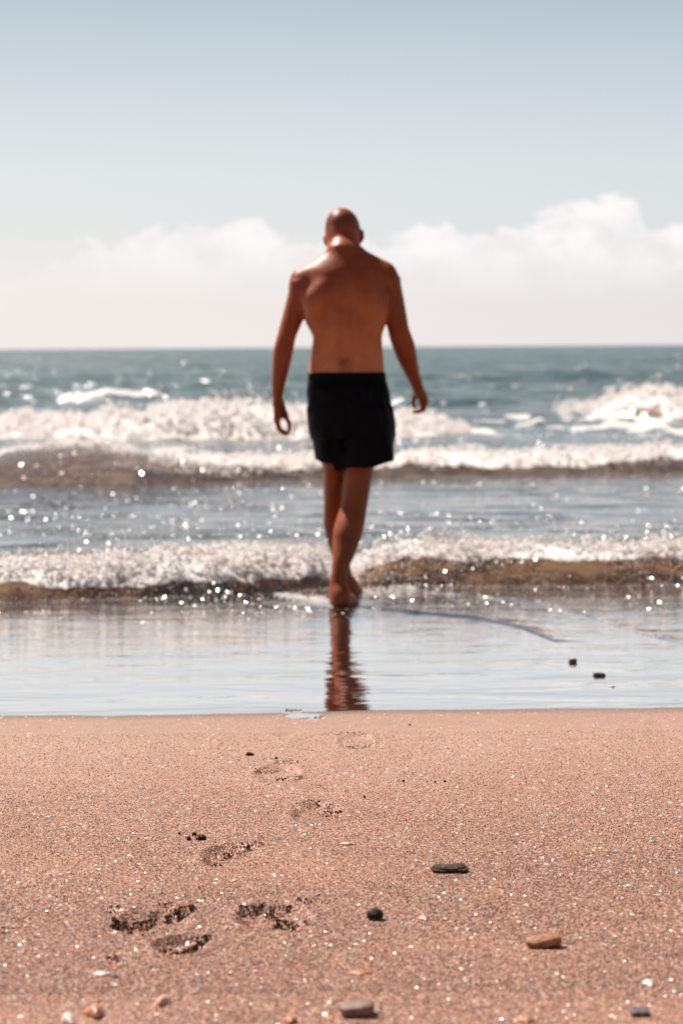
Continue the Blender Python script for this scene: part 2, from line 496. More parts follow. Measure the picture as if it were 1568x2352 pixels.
# ------------------------------------------------------------------ beach sand with footprints
# little scarps the feet pushed up: (px left, px right, py, height in px, bend)
SCARPS = [
    (258, 302, 2126, 15, 0.0), (304, 350, 2117, 16, 0.004), (380, 443, 2100, 14, 0.008), (280, 302, 2143, 5, 0), (328, 348, 2133, 5, 0),
    (366, 388, 2180, 10, 0), (390, 448, 2184, 15, 0.012), (447, 478, 2168, 12, 0.01), (248, 266, 2092, 8, 0), (248, 270, 2204, 7, 0),
    (361, 397, 2081, 5, 0), (2, 30, 2140, 5, 0),
    (550, 602, 2090, 8, 0.01), (613, 640, 2090, 11, 0), (640, 667, 2085, 8, 0), (630, 675, 2113, 14, -0.01), (670, 704, 2117, 10, -0.006), (684, 700, 2070, 6, 0),
    (700, 712, 2074, 7, 0), (724, 738, 2063, 6, 0),
    (498, 532, 1960, 7, 0.004), (530, 600, 1948, 6, 0.0), (470, 510, 1978, 4, 0), (545, 560, 1958, 5, 0),
    (676, 711, 1850, 4, 0.006), (711, 737, 1848, 7, 0), (746, 765, 1855, 6, 0), (746, 788, 1867, 9, -0.006),
    (586, 640, 1770, 4, 0.01), (632, 683, 1751, 4, 0), (632, 692, 1790, 6, 0),
    (780, 842, 1686, 3, 0), (790, 866, 1713, 5, 0.012),
    (655, 690, 1634, 5, 0), (690, 742, 1650, 4, 0.01)]
DENTS = [(820, 1702, .13, .045, .004), (640, 1775, .13, .048, .005), (730, 1870, .13, .050, .007), (535, 1968, .12, .052, .009), (628, 2105, .11, .055, .010), (350, 2118, .10, .060, .010), (414, 2172, .055, .040, .010), (695, 1644, .06, .05, .003)]
def sand_height(x, y):
    z = sand_base(x, y)
    z = z + 0.012 * (fbm(x * 1.3, y * 1.3, 3, 5) - 0.5) * sstep(6.75, 6.1, y)
    z = z + 0.0030 * (fbm(x * 9, y * 9, 3, 11) - 0.5) * sstep(6.93, 6.5, y)
    z = z + 0.0016 * (fbm(x * 60, y * 60, 2, 19) - 0.5) * sstep(6.9, 6.45, y)
    for (cx, cy, L_, w_, dp) in DENTS:
        g = G(cx, cy)
        q = np.sqrt(((x - g.x) / w_) ** 2 + ((y - g.y) / L_) ** 2) + 0.25 * (vn(x * 40, y * 40, 21) - 0.5)
        z = z - dp * sstep(1.15, 0.75, q) + dp * 0.35 * np.exp(-((q - 1.25) / 0.18) ** 2)
    for (a, b, py, th, bend) in SCARPS:
        p0 = G(a, py); p1 = G(b, py)
        x0, x1, Y0 = p0.x, p1.x, (p0.y + p1.y) / 2
        D = th / (FPX / Y0) * 1.3
        u = (x - x0) / (x1 - x0)
        sel = (u > -0.4) & (u < 1.4) & (np.abs(y - Y0) < 0.25)
        if not sel.any():
            continue
        xs, ys, us = x[sel], y[sel], u[sel]
        yl = Y0 + D * 1.5 + bend * (us * us * 4 - 1) * 1.2 + 0.016 * (fbm(xs * 55, ys * 0 + py, 3, 3) - 0.5)
        w = sstep(-0.18, 0.12, us) * sstep(1.18, 0.88, us)
        w = w * (0.25 + 1.1 * fbm(xs * 110, ys * 0 + 3.3 * py, 2, 8))
        t = ys - yl
        dz = np.where(t < 0, -D * 0.8 * np.exp(t / 0.028), 0.45 * D * np.exp(-t / 0.02))
        z[sel] += dz * np.clip(w, 0, 1.2)
    return z
xs = np.concatenate([-np.geomspace(400, 1.25, 26), np.arange(-1.2, -0.62, 0.011), np.arange(-0.62, 0.16, 0.004), np.arange(0.165, 1.2, 0.011), np.geomspace(1.25, 400, 26)])
ys = np.concatenate([-np.geomspace(300, 0.5, 16), np.arange(0, 3.3, 0.15), np.arange(3.38, 6.2, 0.0045), np.arange(6.2, 7.5, 0.012), np.geomspace(7.52, 14, 14)])
XX, YY = np.meshgrid(xs, ys)
ZZ = sand_height(XX.ravel(), YY.ravel()).reshape(XX.shape)
ZZ = np.minimum(ZZ, 4.0 + 0 * ZZ)
ground = link('beach_sand', mesh_from('beach_sand', np.stack([XX, YY, ZZ], -1).reshape(-1, 3), grid_faces(*XX.shape), M_sand, attrs={'wet': (sstep(0.16, 0.0, Yedge(XX.ravel()) - YY.ravel() + 0.03 * (fbm(XX.ravel() * 7, YY.ravel() * 20, 3, 50) - 0.5)) + 0.25 * sstep(0.7, 0.1, Yedge(XX.ravel()) - YY.ravel())) / 1.25}))
tag(ground, kind='structure')
def sand_at(x, y):
    return float(sand_height(np.array([x], float), np.array([y], float))[0])

# ------------------------------------------------------------------ sea surface
def curve_from(pts):
    P = [G(a, b) for a, b in pts]
    cx = np.array([p.x for p in P]); cy = np.array([p.y for p in P])
    return lambda x: np.interp(x, cx, cy)
lineA = curve_from([(838, 1396), (980, 1411), (1100, 1422), (1200, 1443), (1275, 1474)])
lineB = curve_from([(900, 1352), (1050, 1368), (1160, 1377), (1240, 1387), (1340, 1412), (1450, 1450), (1568, 1480), (1700, 1500)])
W1b = curve_from([(-900, 1392), (0, 1384), (300, 1376), (600, 1366), (760, 1352), (960, 1348), (1300, 1349), (1568, 1343), (2300, 1335)])
W2b = curve_from([(-900, 1130), (0, 1120), (300, 1124), (480, 1112), (700, 1102), (1000, 1096), (1300, 1093), (1568, 1088), (2300, 1085)])
W3b = curve_from([(-900, 1010), (0, 1007), (300, 1013), (700, 1013), (1000, 1004), (1200, 990), (1568, 970), (2300, 968)])
W4b = curve_from([(-900, 975), (800, 975), (1330, 960), (1568, 969), (2300, 969)])
def xw(px, Y):
    return (px - 784) * Y / FPX
def profile(t, L1, L2, sharp=1.0):
    f = np.where(t < 0, 0, np.where(t < L1, np.sin(np.clip(t / L1, 0, 1) * math.pi / 2) ** sharp, np.exp(-((t - L1) / L2) ** 2)))
    return f
def pxof(x, y):
    return 784 + x * FPX / y
def waves(x, y):
    """height, foam, turbidity, chop"""
    z = film_z(y); foam = np.zeros_like(x); turb = np.zeros_like(x)
    P = pxof(x, y)
    film = sstep(11.0, 9.5, y)
    # film ripples
    z += 0.0007 * (fbm(x * 3, y * 12, 3, 41) - 0.5) * sstep(7.2, 8.0, y)
    for ln, hh, xa in ((lineA, 0.010, 0.08), (lineB, 0.005, 0.2)):
        yl = ln(x) + 0.02 * (fbm(x * 6, x * 0, 2, 9) - 0.5)
        fade = sstep(xa - 0.05, xa + 0.1, x) * (sstep(0.95, 0.7, x) if ln is lineA else 1)
        t = y - yl
        z += fade * hh * (sstep(-0.008, 0.014, t) * np.exp(-np.clip(t, 0, 9) / 0.30)) * 1.0
    # shore break
    yb = W1b(x) + 0.05 * (fbm(x * 2.2, x * 0, 3, 2) - 0.5)
    H = 0.150 + 0.05 * (fbm(x * 1.1, x * 0 + 4, 3, 6) - 0.5)
    H = H * (1 - 0.6 * np.exp(-((P - 800) / 60) ** 2))
    t = y - yb
    f1 = profile(t, 0.34, 0.85, 0.8)
    z += H * f1
    s = t / 0.34
    low = np.where(P < 830, 0.16 + 0.18 * sstep(0.45, 0.6, fbm(x * 1.7, x * 0, 2, 78)), 0.47) + 0.22 * (fbm(x * 5, x * 0, 3, 77) - 0.5)
    fo = sstep(low - 0.12, low + 0.12, s) * sstep(4.2, 1.2, s)
    foam = np.maximum(foam, fo * (0.62 + 0.6 * fbm(x * 9, y * 9, 3, 12)) * 1.15)
    turb = np.maximum(turb, sstep(-0.3, 0.15, s) * sstep(2.8, 1.2, s))
    # second line
    yb = W2b(x) + 0.15 * (fbm(x * 1.1, x * 0, 3, 22) - 0.5)
    hump = np.exp(-((P - 190) / 230) ** 2)
    H = 0.17 + 0.05 * (fbm(x * 0.8, x * 0 + 4, 3, 26) - 0.5) + 0.12 * hump
    t = y - yb
    L1 = 0.55 + 1.0 * hump
    z += H * profile(t, L1, 1.3, 0.9)
    s = t / L1
    brk = 1 - sstep(0.45, 0.75, hump)
    low = 0.38 + 0.75 * sstep(0.12, 0.75, hump) + 0.35 * (fbm(x * 3, x * 0, 3, 72) - 0.5)
    fo = sstep(low - 0.15, low + 0.1, s) * sstep(3.0, 1.3, s)
    foam = np.maximum(foam, fo * (0.62 + 0.6 * fbm(x * 5, y * 5, 3, 14)) * 1.15)
    turb = np.maximum(turb, sstep(-0.6, 0.15, s) * sstep(2.2, 1.0, s) * (0.65 + 0.1 * hump))
    # third line, big on the left half
    yb = W3b(x) + 0.4 * (fbm(x * 0.7, x * 0, 3, 32) - 0.5)
    env = sstep(1130, 880, P) * (0.72 + 0.55 * np.exp(-((P - 560) / 260) ** 2))
    H = (0.30 + 0.20 * (fbm(x * 0.9, x * 0 + 2, 4, 36) - 0.5)) * env
    t = y - yb
    z += H * profile(t, 0.9, 2.2, 0.8)
    s = t / 0.9
    fo = sstep(-0.25, -0.02, s) * sstep(3.0, 1.6, s) * sstep(0.12, 0.3, env)
    foam = np.maximum(foam, fo * (0.15 + 1.6 * fbm(x * 2.2, y * 2.5, 4, 38)))
    turb = np.maximum(turb, 0.95 * env * sstep(-0.3, 0.1, s) * sstep(2.5, 1.0, s))
    # right breaker
    yb = W4b(x) + 0.5 * (fbm(x * 0.5, x * 0, 3, 52) - 0.5)
    env = sstep(1290, 1460, P)
    H = (0.34 + 0.16 * (fbm(x * 0.9, x * 0 + 2, 4, 56) - 0.5)) * env + 0.04 * sstep(850, 1100, P)
    t = y - yb
    z += H * profile(t, 1.3, 3.0, 0.8)
    s = t / 1.3
    fo = sstep(0.08, 0.45, s) * sstep(2.6, 1.5, s) * env
    foam = np.maximum(foam, fo * (-0.1 + 1.7 * fbm(x * 1.8, y * 1.2, 4, 58)))
    turb = np.maximum(turb, 0.9 * env * sstep(-0.3, 0.1, s) * sstep(2.5, 1.0, s))
    # lace between the lines
    lace = fbm(x * 2.2, y * 0.8, 4, 91)
    zone = sstep(28.5, 31, y) * sstep(42, 36, y) * sstep(850, 1000, P)
    foam = np.maximum(foam, zone * sstep(0.42, 0.62, lace) * 0.75)
    zone = sstep(22.5, 23.5, y) * sstep(29, 27, y)
    foam = np.maximum(foam, zone * sstep(0.56, 0.70, lace) * 0.55)
    # distant line on the left
    t = y - (52 + 2.0 * (fbm(x * 0.2, x * 0, 2, 3) - 0.5))
    e = sstep(130, 200, P) * sstep(400, 350, P)
    z += 0.22 * e * profile(t, 1.5, 4, 1)
    foam = np.maximum(foam, e * sstep(0.3, 0.8, t) * sstep(2.4, 1.5, t) * 0.75)
    # swells further out
    t = y - (76 + 4 * (fbm(x * 0.08, x * 0, 2, 3) - 0.5))
    z += 0.28 * sstep(950, 1150, P) * sstep(1450, 1330, P) * profile(t, 4, 8, 1)
    t = y - 45
    z += 0.15 * sstep(880, 950, P) * sstep(1250, 1150, P) * profile(t, 2, 4, 1)
    a = sstep(12.5, 20, y) * 0.02 + sstep(24, 60, y) * 0.11 + sstep(60, 200, y) * 0.10
    z += a * (fbm(x * 0.45, y * 1.0, 4, 61, 0.55) - 0.5) * 2 * sstep(900, 250, y)
    z += sstep(11.8, 13, y) * 0.012 * (fbm(x * 1.6, y * 5.0, 3, 66) - 0.5) * 2 * sstep(60, 30, y)
    # churned relief in foam
    fz = np.clip(foam, 0, 1) * np.clip(y / 30, 0.3, 1.3)
    z += fz * (0.14 + 0.06 * sstep(20, 28, y)) * (fbm(x * 7 * 12 / np.maximum(y, 11), y * 7 * 12 / np.maximum(y, 11), 4, 81, 0.62) - 0.42)
    chop = 0.25 + 0.75 * sstep(0.42, 0.6, fbm(x * 1.0, y * 0.7, 3, 101))
    chop = chop * (0.45 + 0.55 * sstep(1000, 300, P)) + 0.0
    chop = np.where(y < 17, np.maximum(chop, 0.9 * sstep(16.5, 14.5, y)), chop)
    chop *= sstep(9.6, 10.8, y) * (1 - 0.85 * np.clip(turb, 0, 1) * (y > 18)) * (1 - 0.93 * np.clip(foam * 2 + turb * 2, 0, 1) * (y > 26))
    chop = chop + 0.5 * sstep(-0.3, 0.0, (y - W1b(x))) * sstep(1.6, 0.8, (y - W1b(x)))
    return z, foam, turb, chop
rows = [6.6]
while rows[-1] < 20000:
    y = rows[-1]
    if y < 9.0: st = 0.03
    elif y < 10.7: st = 0.012
    elif y < 13: st = 0.014
    elif y < 42: st = 0.0024 * y
    elif y < 100: st = 0.005 * y
    else: st = 0.02 * y
    rows.append(y + st)
rows = np.array(rows)
u_in = np.linspace(-1, 1, 300)
u_out = np.geomspace(1.03, 12, 34)
u = np.concatenate([-u_out[::-1], u_in, u_out])
WX = u[None, :] * (0.155 * rows[:, None] + 0.12)
WY = np.repeat(rows[:, None], len(u), 1)
wz, wf, wt, wc = waves(WX.ravel(), WY.ravel())
sea = link('sea', mesh_from('sea', np.stack([WX.ravel(), WY.ravel(), wz], -1), grid_faces(*WX.shape), M_water, attrs={'foam': wf, 'turbid': wt, 'chop': wc}))
tag(sea, kind='structure')

# ------------------------------------------------------------------ foam clumps and spray
def ico():
    t = (1 + 5 ** 0.5) / 2
    v = np.array([(-1, t, 0), (1, t, 0), (-1, -t, 0), (1, -t, 0), (0, -1, t), (0, 1, t), (0, -1, -t), (0, 1, -t), (t, 0, -1), (t, 0, 1), (-t, 0, -1), (-t, 0, 1)], float)
    v /= np.linalg.norm(v[0])
    f = np.array([(0, 11, 5), (0, 5, 1), (0, 1, 7), (0, 7, 10), (0, 10, 11), (1, 5, 9), (5, 11, 4), (11, 10, 2), (10, 7, 6), (7, 1, 8), (3, 9, 4), (3, 4, 2), (3, 2, 6), (3, 6, 8), (3, 8, 9), (4, 9, 5), (2, 4, 11), (6, 2, 10), (8, 6, 7), (9, 8, 1)])
    return v, f
IV, IF = ico()
def blobs(centers, radii, squash=(1, 1, 1), jit=0.25):
    n = len(centers)
    a = rng.uniform(0, 2 * math.pi, n); b = rng.uniform(0, 2 * math.pi, n)
    ca, sa, cb, sb = np.cos(a), np.sin(a), np.cos(b), np.sin(b)
    v = np.repeat(IV[None], n, 0) * (1 + rng.uniform(-jit, jit, (n, 12, 1)))
    x = v[..., 0] * ca[:, None] - v[..., 1] * sa[:, None]
    y = v[..., 0] * sa[:, None] + v[..., 1] * ca[:, None]
    z = v[..., 2]
    y2 = y * cb[:, None] - z * sb[:, None]; z2 = y * sb[:, None] + z * cb[:, None]
    V = np.stack([x * squash[0], y2 * squash[1], z2 * squash[2]], -1) * radii[:, None, None] + centers[:, None, :]
    F = IF[None] + (np.arange(n) * 12)[:, None, None]
    return V.reshape(-1, 3), F.reshape(-1, 3)

FC = []; FR = []
def scatter(n, curve, L1, pxr, srange, rad, lift, nseed, thr=0.45, freq=5, lowf=None):
    Y0 = float(curve(np.array([0.0]))[0])
    P = rng.uniform(pxr[0], pxr[1], n)
    x = (P - 784) * Y0 / FPX
    s = rng.uniform(srange[0], srange[1], n)
    y = curve(x) + s * L1
    keep = fbm(x * freq, y * freq * 1.3, 4, nseed) > thr + rng.uniform(-0.08, 0.08, n)
    if lowf is not None:
        keep &= s > lowf(P, x)
    x, y = x[keep], y[keep]
    z = waves(x, y)[0] + rng.exponential(1, len(x)) * lift * fbm(x * freq * 0.8, y * freq * 0.3, 3, nseed + 5) * 1.3
    r = rad[0] * (rad[1] / rad[0]) ** (rng.uniform(0, 1, len(x)) ** 1.8)
    FC.append(np.stack([x, y, z], -1)); FR.append(r)
low1 = lambda P, x: np.where(P < 830, 0.04 + 0.2 * sstep(0.45, 0.6, fbm(x * 1.7, x * 0, 2, 78)), 0.34) + 0.35 * (fbm(x * 5, x * 0, 3, 77) - 0.5) + 0.1
scatter(7000, W1b, 0.34, (-80, 1650), (0.2, 1.9), (0.0035, 0.014), 0.016, 201, 0.40, 6, low1)
scatter(3000, W1b, 0.34, (-80, 1650), (1.2, 4.5), (0.0035, 0.010), 0.012, 204, 0.56, 5)
scatter(5500, W2b, 0.6, (60, 1650), (0.2, 2.2), (0.008, 0.022), 0.02, 211, 0.42, 4, lambda P, x: 0.2 + 1.9 * sstep(520, 180, P) + 0.3 * (fbm(x * 2, x * 0, 3, 8) - 0.5))
scatter(1800, W2b, 1.5, (-80, 320), (0.9, 1.5), (0.008, 0.022), 0.02, 213, 0.40, 4)
scatter(6500, W3b, 0.9, (-100, 1100), (0.0, 2.3), (0.012, 0.040), 0.04, 221, 0.30, 2)
scatter(2200, W4b, 1.3, (1330, 1680), (0.1, 2.2), (0.014, 0.05), 0.06, 231, 0.42, 1.5)
# wash round the feet
n = 800
P = rng.normal(0, 1, n)
px = np.where(rng.uniform(0, 1, n) < 0.55, rng.uniform(630, 770, n), rng.uniform(800, 960, n))
py = np.where(px < 775, 1366 + (px - 640) * 0.14 + rng.normal(0, 5.0, n) * (0.4 + vn(px / 17.0, px * 0, 4)), 1350 + rng.normal(0, 10, n))
pts = np.array([G(a, b) for a, b in zip(px, py)])
pts[:, 2] = waves(pts[:, 0], pts[:, 1])[0] + 0.002
FC.append(pts); FR.append(rng.uniform(0.002, 0.006, n))
# sparkling rims of the swash lines
for ln, a, b, n in ((lineA, 850, 1010, 120), (lineB, 950, 1568, 380)):
    Pq = rng.uniform(a, b, n)
    Y0 = ln((Pq - 784) * 10.3 / FPX)
    x = (Pq - 784) * Y0 / FPX
    y = ln(x) + rng.normal(0.01, 0.012, n)
    keep = vn(x * 14, x * 0, 5) + rng.normal(0, .12, n) > 0.5
    x, y = x[keep], y[keep]
    FC.append(np.stack([x, y, waves(x, y)[0] + 0.001], -1)); FR.append(rng.uniform(0.0015, 0.0035, len(x)))
C_ = np.concatenate(FC); R_ = np.concatenate(FR)
V_, F_ = blobs(C_, R_, (1.3, 1.0, 0.8))
foam_o = link('sea_foam', mesh_from('sea_foam', V_, F_, M_foam))
tag(foam_o, kind='stuff')
# spray drops that catch the sun
DC = []; DR = []
def drops(n, curve, pxr, yr, zr, rad, seed, thr=0.4):
    P = rng.uniform(*pxr, n)
    Y0 = float(curve(np.array([0.0]))[0])
    x = (P - 784) * Y0 / FPX
    y = curve(x) + rng.uniform(*yr, n)
    k = fbm(x * 4, y * 4, 3, seed) > thr
    x, y = x[k], y[k]
    z = waves(x, y)[0] + rng.exponential(1, len(x)) * zr
    DC.append(np.stack([x, y, z], -1)); DR.append(rng.uniform(rad[0], rad[1], len(x)))
drops(5200, W1b, (-60, 1640), (0.08, 0.7), 0.020, (0.003, 0.006), 301)
drops(1500, W1b, (-60, 1640), (0.5, 2.6), 0.01, (0.003, 0.006), 302, 0.5)
drops(900, W1b, (-60, 1640), (-0.06, 0.06), 0.004, (0.003, 0.005), 306, 0.3)
drops(300, W1b, (-60, 1640), (-0.8, 0.0), 0.003, (0.002, 0.004), 305, 0.4)
drops(900, W2b, (-60, 1640), (0.1, 1.0), 0.02, (0.006, 0.010), 303)
drops(500, W3b, (-60, 1100), (0.1, 1.8), 0.05, (0.008, 0.013), 304)
V_, F_ = blobs(np.concatenate(DC), np.concatenate(DR), (1, 1, 1), 0.15)
spray = link('sea_spray', mesh_from('sea_spray', V_, F_, M_drop, smooth=False))
tag(spray, kind='stuff')

# ------------------------------------------------------------------ man: one continuous body from blended volumes
class Field:
    def __init__(s, lo, hi, h):
        s.lo = np.array(lo, float); s.h = h
        n = np.ceil((np.array(hi) - s.lo) / h).astype(int) + 1
        s.n = n
        s.F = np.full(n, 0.5, np.float32)
        s.ax = [(s.lo[i] + h * np.arange(n[i])).astype(np.float32) for i in range(3)]
    def block(s, lo, hi, m):
        sl = []
        for i in range(3):
            a = int(max(0, math.floor((lo[i] - m - s.lo[i]) / s.h)))
            b = int(min(s.n[i], math.ceil((hi[i] + m - s.lo[i]) / s.h) + 1))
            sl.append(slice(a, max(a, b)))
        sl = tuple(sl)
        X = s.ax[0][sl[0]][:, None, None]; Y = s.ax[1][sl[1]][None, :, None]; Z = s.ax[2][sl[2]][None, None, :]
        return sl, X, Y, Z
    def add(s, fn, lo, hi, k, sub=False):
        sl, X, Y, Z = s.block(lo, hi, k + 3 * s.h)
        if 0 in s.F[sl].shape: return
        d = fn(X, Y, Z).astype(np.float32)
        a = s.F[sl]
        if sub:
            h = np.maximum(k - np.abs(a + d), 0) / k
            s.F[sl] = np.maximum(a, -d) + h * h * k * 0.25
        else:
            h = np.maximum(k - np.abs(a - d), 0) / k
            s.F[sl] = np.minimum(a, d) - h * h * k * 0.25
    def cone(s, a, b, ra, rb, k=0.02, sub=False):
        a = np.array(a, float); b = np.array(b, float)
        ba = b - a; L2 = float(ba @ ba) + 1e-12
        def fn(X, Y, Z):
            t = np.clip(((X - a[0]) * ba[0] + (Y - a[1]) * ba[1] + (Z - a[2]) * ba[2]) / L2, 0, 1)
            return np.sqrt((X - a[0] - t * ba[0]) ** 2 + (Y - a[1] - t * ba[1]) ** 2 + (Z - a[2] - t * ba[2]) ** 2) - (ra + (rb - ra) * t)
        r = max(ra, rb)
        s.add(fn, np.minimum(a, b) - r, np.maximum(a, b) + r, k, sub)
    def ell(s, c, r, k=0.02, rot=None, sub=False):
        c = np.array(c, float)
        Rm = np.array(rot.to_3x3() if rot else Matrix.Identity(3))
        def fn(X, Y, Z):
            x, y, z = X - c[0], Y - c[1], Z - c[2]
            u = (Rm[0, 0] * x + Rm[1, 0] * y + Rm[2, 0] * z) / r[0]
            v = (Rm[0, 1] * x + Rm[1, 1] * y + Rm[2, 1] * z) / r[1]
            w = (Rm[0, 2] * x + Rm[1, 2] * y + Rm[2, 2] * z) / r[2]
            k0 = np.sqrt(u * u + v * v + w * w)
            k1 = np.sqrt((u / r[0]) ** 2 + (v / r[1]) ** 2 + (w / r[2]) ** 2) + 1e-9
            return k0 * (k0 - 1) / k1
        m = max(r)
        s.add(fn, c - m, c + m, k, sub)
    def loft(s, rows, k=0.03, p=2.2, zlim=None, sub=False, shrink=0.0):
        """rows: (py, left px, right px, depth Y, half depth)"""
        zs, cx, cy, wx, wy = [], [], [], [], []
        for (py, l, r, Y, w) in rows:
            A = U(l, py, Y); B = U(r, py, Y)
            zs.append((A.z + B.z) / 2); cx.append((A.x + B.x) / 2); cy.append(Y); wx.append((B.x - A.x) / 2); wy.append(w)
        o = np.argsort(zs)
        zs = np.array(zs)[o]; arr = [np.array(q)[o] for q in (cx, cy, wx, wy)]
        zf = np.linspace(zs[0], zs[-1], 400)
        ker = np.hanning(31); ker /= ker.sum()
        arr = [np.convolve(np.pad(np.interp(zf, zs, q), 15, mode='edge'), ker, mode='valid') for q in arr]
        lo = (min(arr[0] - arr[2]), min(arr[1] - arr[3]), zs[0]); hi = (max(arr[0] + arr[2]), max(arr[1] + arr[3]), zs[-1])
        z0, z1 = zs[0], zs[-1]
        def fn(X, Y, Z):
            z = Z.ravel()
            c = [np.interp(z, zf, q)[None, None, :] for q in arr]
            ax, ay = c[2] - shrink, c[3] - shrink
            q = (np.abs((X - c[0]) / ax) ** p + np.abs((Y - c[1]) / ay) ** p) ** (1 / p)
            d = (q - 1) * np.minimum(ax, ay)
            return np.maximum(d, np.maximum(z0 - Z, Z - z1))
        s.add(fn, lo, hi, k, sub)
    def mesh(s):
        F = s.F; S = F < 0
        c = [S[i:S.shape[0] - 1 + i, j:S.shape[1] - 1 + j, k:S.shape[2] - 1 + k] for i in (0, 1) for j in (0, 1) for k in (0, 1)]
        anyc = c[0].copy(); allc = c[0].copy()
        for q in c[1:]:
            anyc |= q; allc &= q
        act = anyc & ~allc
        I = np.argwhere(act)
        idx = np.full(act.shape, -1, np.int32)
        idx[act] = np.arange(len(I))
        corners = np.array([(i, j, k) for i in (0, 1) for j in (0, 1) for k in (0, 1)])
        val = np.stack([F[I[:, 0] + o[0], I[:, 1] + o[1], I[:, 2] + o[2]] for o in corners], 1)
        acc = np.zeros((len(I), 3)); cnt = np.zeros(len(I))
        for a in range(8):
            for b in range(a + 1, 8):
                if np.abs(corners[a] - corners[b]).sum() != 1: continue
                m = (val[:, a] < 0) != (val[:, b] < 0)
                t = val[:, a] / (val[:, a] - val[:, b] + 1e-20)
                pnt = corners[a] + t[:, None] * (corners[b] - corners[a])
                acc[m] += pnt[m]; cnt[m] += 1
        V = s.lo + s.h * (I + acc / cnt[:, None])
        faces = []
        for axd in range(3):
            o1, o2 = [(1, 2), (2, 0), (0, 1)][axd]
            s0 = [slice(1, -1)] * 3; s1 = [slice(1, -1)] * 3
            s0[axd] = slice(0, -1); s1[axd] = slice(1, None)
            A = S[tuple(s0)]; B = S[tuple(s1)]
            E = np.argwhere(A != B)
            off = np.array([1, 1, 1]); off[axd] = 0
            base_ = E + off
            d1 = np.zeros(3, int); d1[o1] = 1
            d2 = np.zeros(3, int); d2[o2] = 1
            q = [base_ - d1 - d2, base_ - d2, base_, base_ - d1]
            f = np.stack([idx[tuple(x.T)] for x in q], 1)
            fl = A[tuple(E.T)]
            f[~fl] = f[~fl][:, ::-1]
            faces.append(f)
        Fc = np.concatenate(faces)
        Fc = Fc[(Fc >= 0).all(1)]
        return V, Fc
def relax(V, F, it=2, lam=0.5):
    n = len(V)
    e = np.concatenate([F[:, [0, 1]], F[:, [1, 2]], F[:, [2, 3]], F[:, [3, 0]]])
    e = np.concatenate([e, e[:, ::-1]])
    deg = np.bincount(e[:, 0], minlength=n).astype(float)
    for _ in range(it):
        S = np.stack([np.bincount(e[:, 0], weights=V[e[:, 1], j], minlength=n) for j in range(3)], 1)
        V = V + lam * (S / deg[:, None] - V)
    return V

Y0 = 10.70
B = Field((-0.38, 10.38, -0.03), (0.45, 11.36, 1.80), 0.0042)
# torso
B.loft([(578, 772, 822, Y0 + .06, .05), (588, 757, 842, Y0 + .052, .068), (600, 738, 862, Y0 + .043, .088), (618, 712, 880, Y0 + .032, .103), (645, 700, 889, Y0 + .020, .114), (680, 699, 888, Y0 + .013, .119), (725, 705, 885, Y0 + .004, .116),
        (755, 714, 879, Y0, .112), (778, 719, 876, Y0 - .002, .105), (810, 714, 879, Y0 - .003, .103), (855, 709, 882, Y0 - .003, .110), (895, 708, 886, Y0, .120), (950, 716, 886, Y0, .122), (985, 724, 882, Y0, .115)], k=0.045, p=2.7)
def T(px, py, dy=0.0):
    return np.array(U(px, py, Y0 + dy))
# trapezius, shoulders, neck
B.cone(T(778, 590, .035), T(700, 640, .03), .046, .044, .06)
B.cone(T(812, 588, .035), T(882, 619, .03), .046, .036, .04)
B.cone(T(791, 630, .0), T(789, 578, .035), .05, .05, .05)
B.cone(T(795, 600, .045), T(781, 545, .105), .064, .060, .03)
B.ell(T(691, 657, .025), (.048, .056, .060), .05)
B.ell(T(892, 645, .025), (.044, .056, .056), .045)
# shoulder blades and back muscles
Rl = Matrix.Rotation(math.radians(14), 4, 'Y'); Rr = Matrix.Rotation(math.radians(-14), 4, 'Y')
B.ell(T(744, 690, -.074), (.044, .030, .060), .05, Rr)
B.ell(T(843, 688, -.074), (.044, .030, .060), .05, Rl)
B.ell(T(716, 712, -.04), (.036, .05, .085), .04, Rr)
B.ell(T(872, 712, -.04), (.034, .05, .085), .04, Rl)
B.cone(T(771, 720, -.080), T(772, 850, -.086), .024, .029, .03)
B.cone(T(815, 720, -.080), T(815, 850, -.086), .024, .029, .03)
# spine furrow
B.cone(T(792, 630, -.094), T(793, 695, -.118), .013, .023, .022, sub=True)
B.cone(T(793, 695, -.116), T(794, 850, -.124), .023, .025, .022, sub=True)
B.cone(T(770, 690, -.118), T(750, 734, -.118), .011, .012, .035, sub=True)
B.cone(T(816, 690, -.118), T(838, 734, -.118), .011, .012, .035, sub=True)
# arms
ul, ur = Y0 + .02, Y0 + .02
B.loft([(648, 667, 708, ul, .055), (673, 661.5, 708, ul, .056), (716, 651, 705, ul - .005, .054), (745, 643, 692, ul - .015, .050), (776, 635, 679, ul - .03, .043),
        (797, 629, 675, ul - .035, .042), (815, 626, 672, ul - .035, .043), (855, 624.5, 662.5, ul - .03, .037), (885, 624, 654.5, ul - .02, .031), (915, 625, 648.5, ul - .01, .027), (930, 626, 650, ul - .01, .030)], k=0.018, p=2.05)
B.loft([(638, 878, 918, ur, .055), (657, 880, 921.5, ur, .056), (697, 884, 929, ur, .054), (726, 885.5, 934, ur - .005, .050), (752, 889, 938, ur - .01, .046), (776, 894, 947, ur, .043),
        (789, 898, 952, ur + .01, .043), (825, 911, 958, ur + .035, .042), (855, 926, 963, ur + .07, .036), (881, 940.5, 970, ur + .10, .030), (900, 949, 976, ur + .12, .027), (912, 952, 981, ur + .13, .03)], k=0.018, p=2.05)
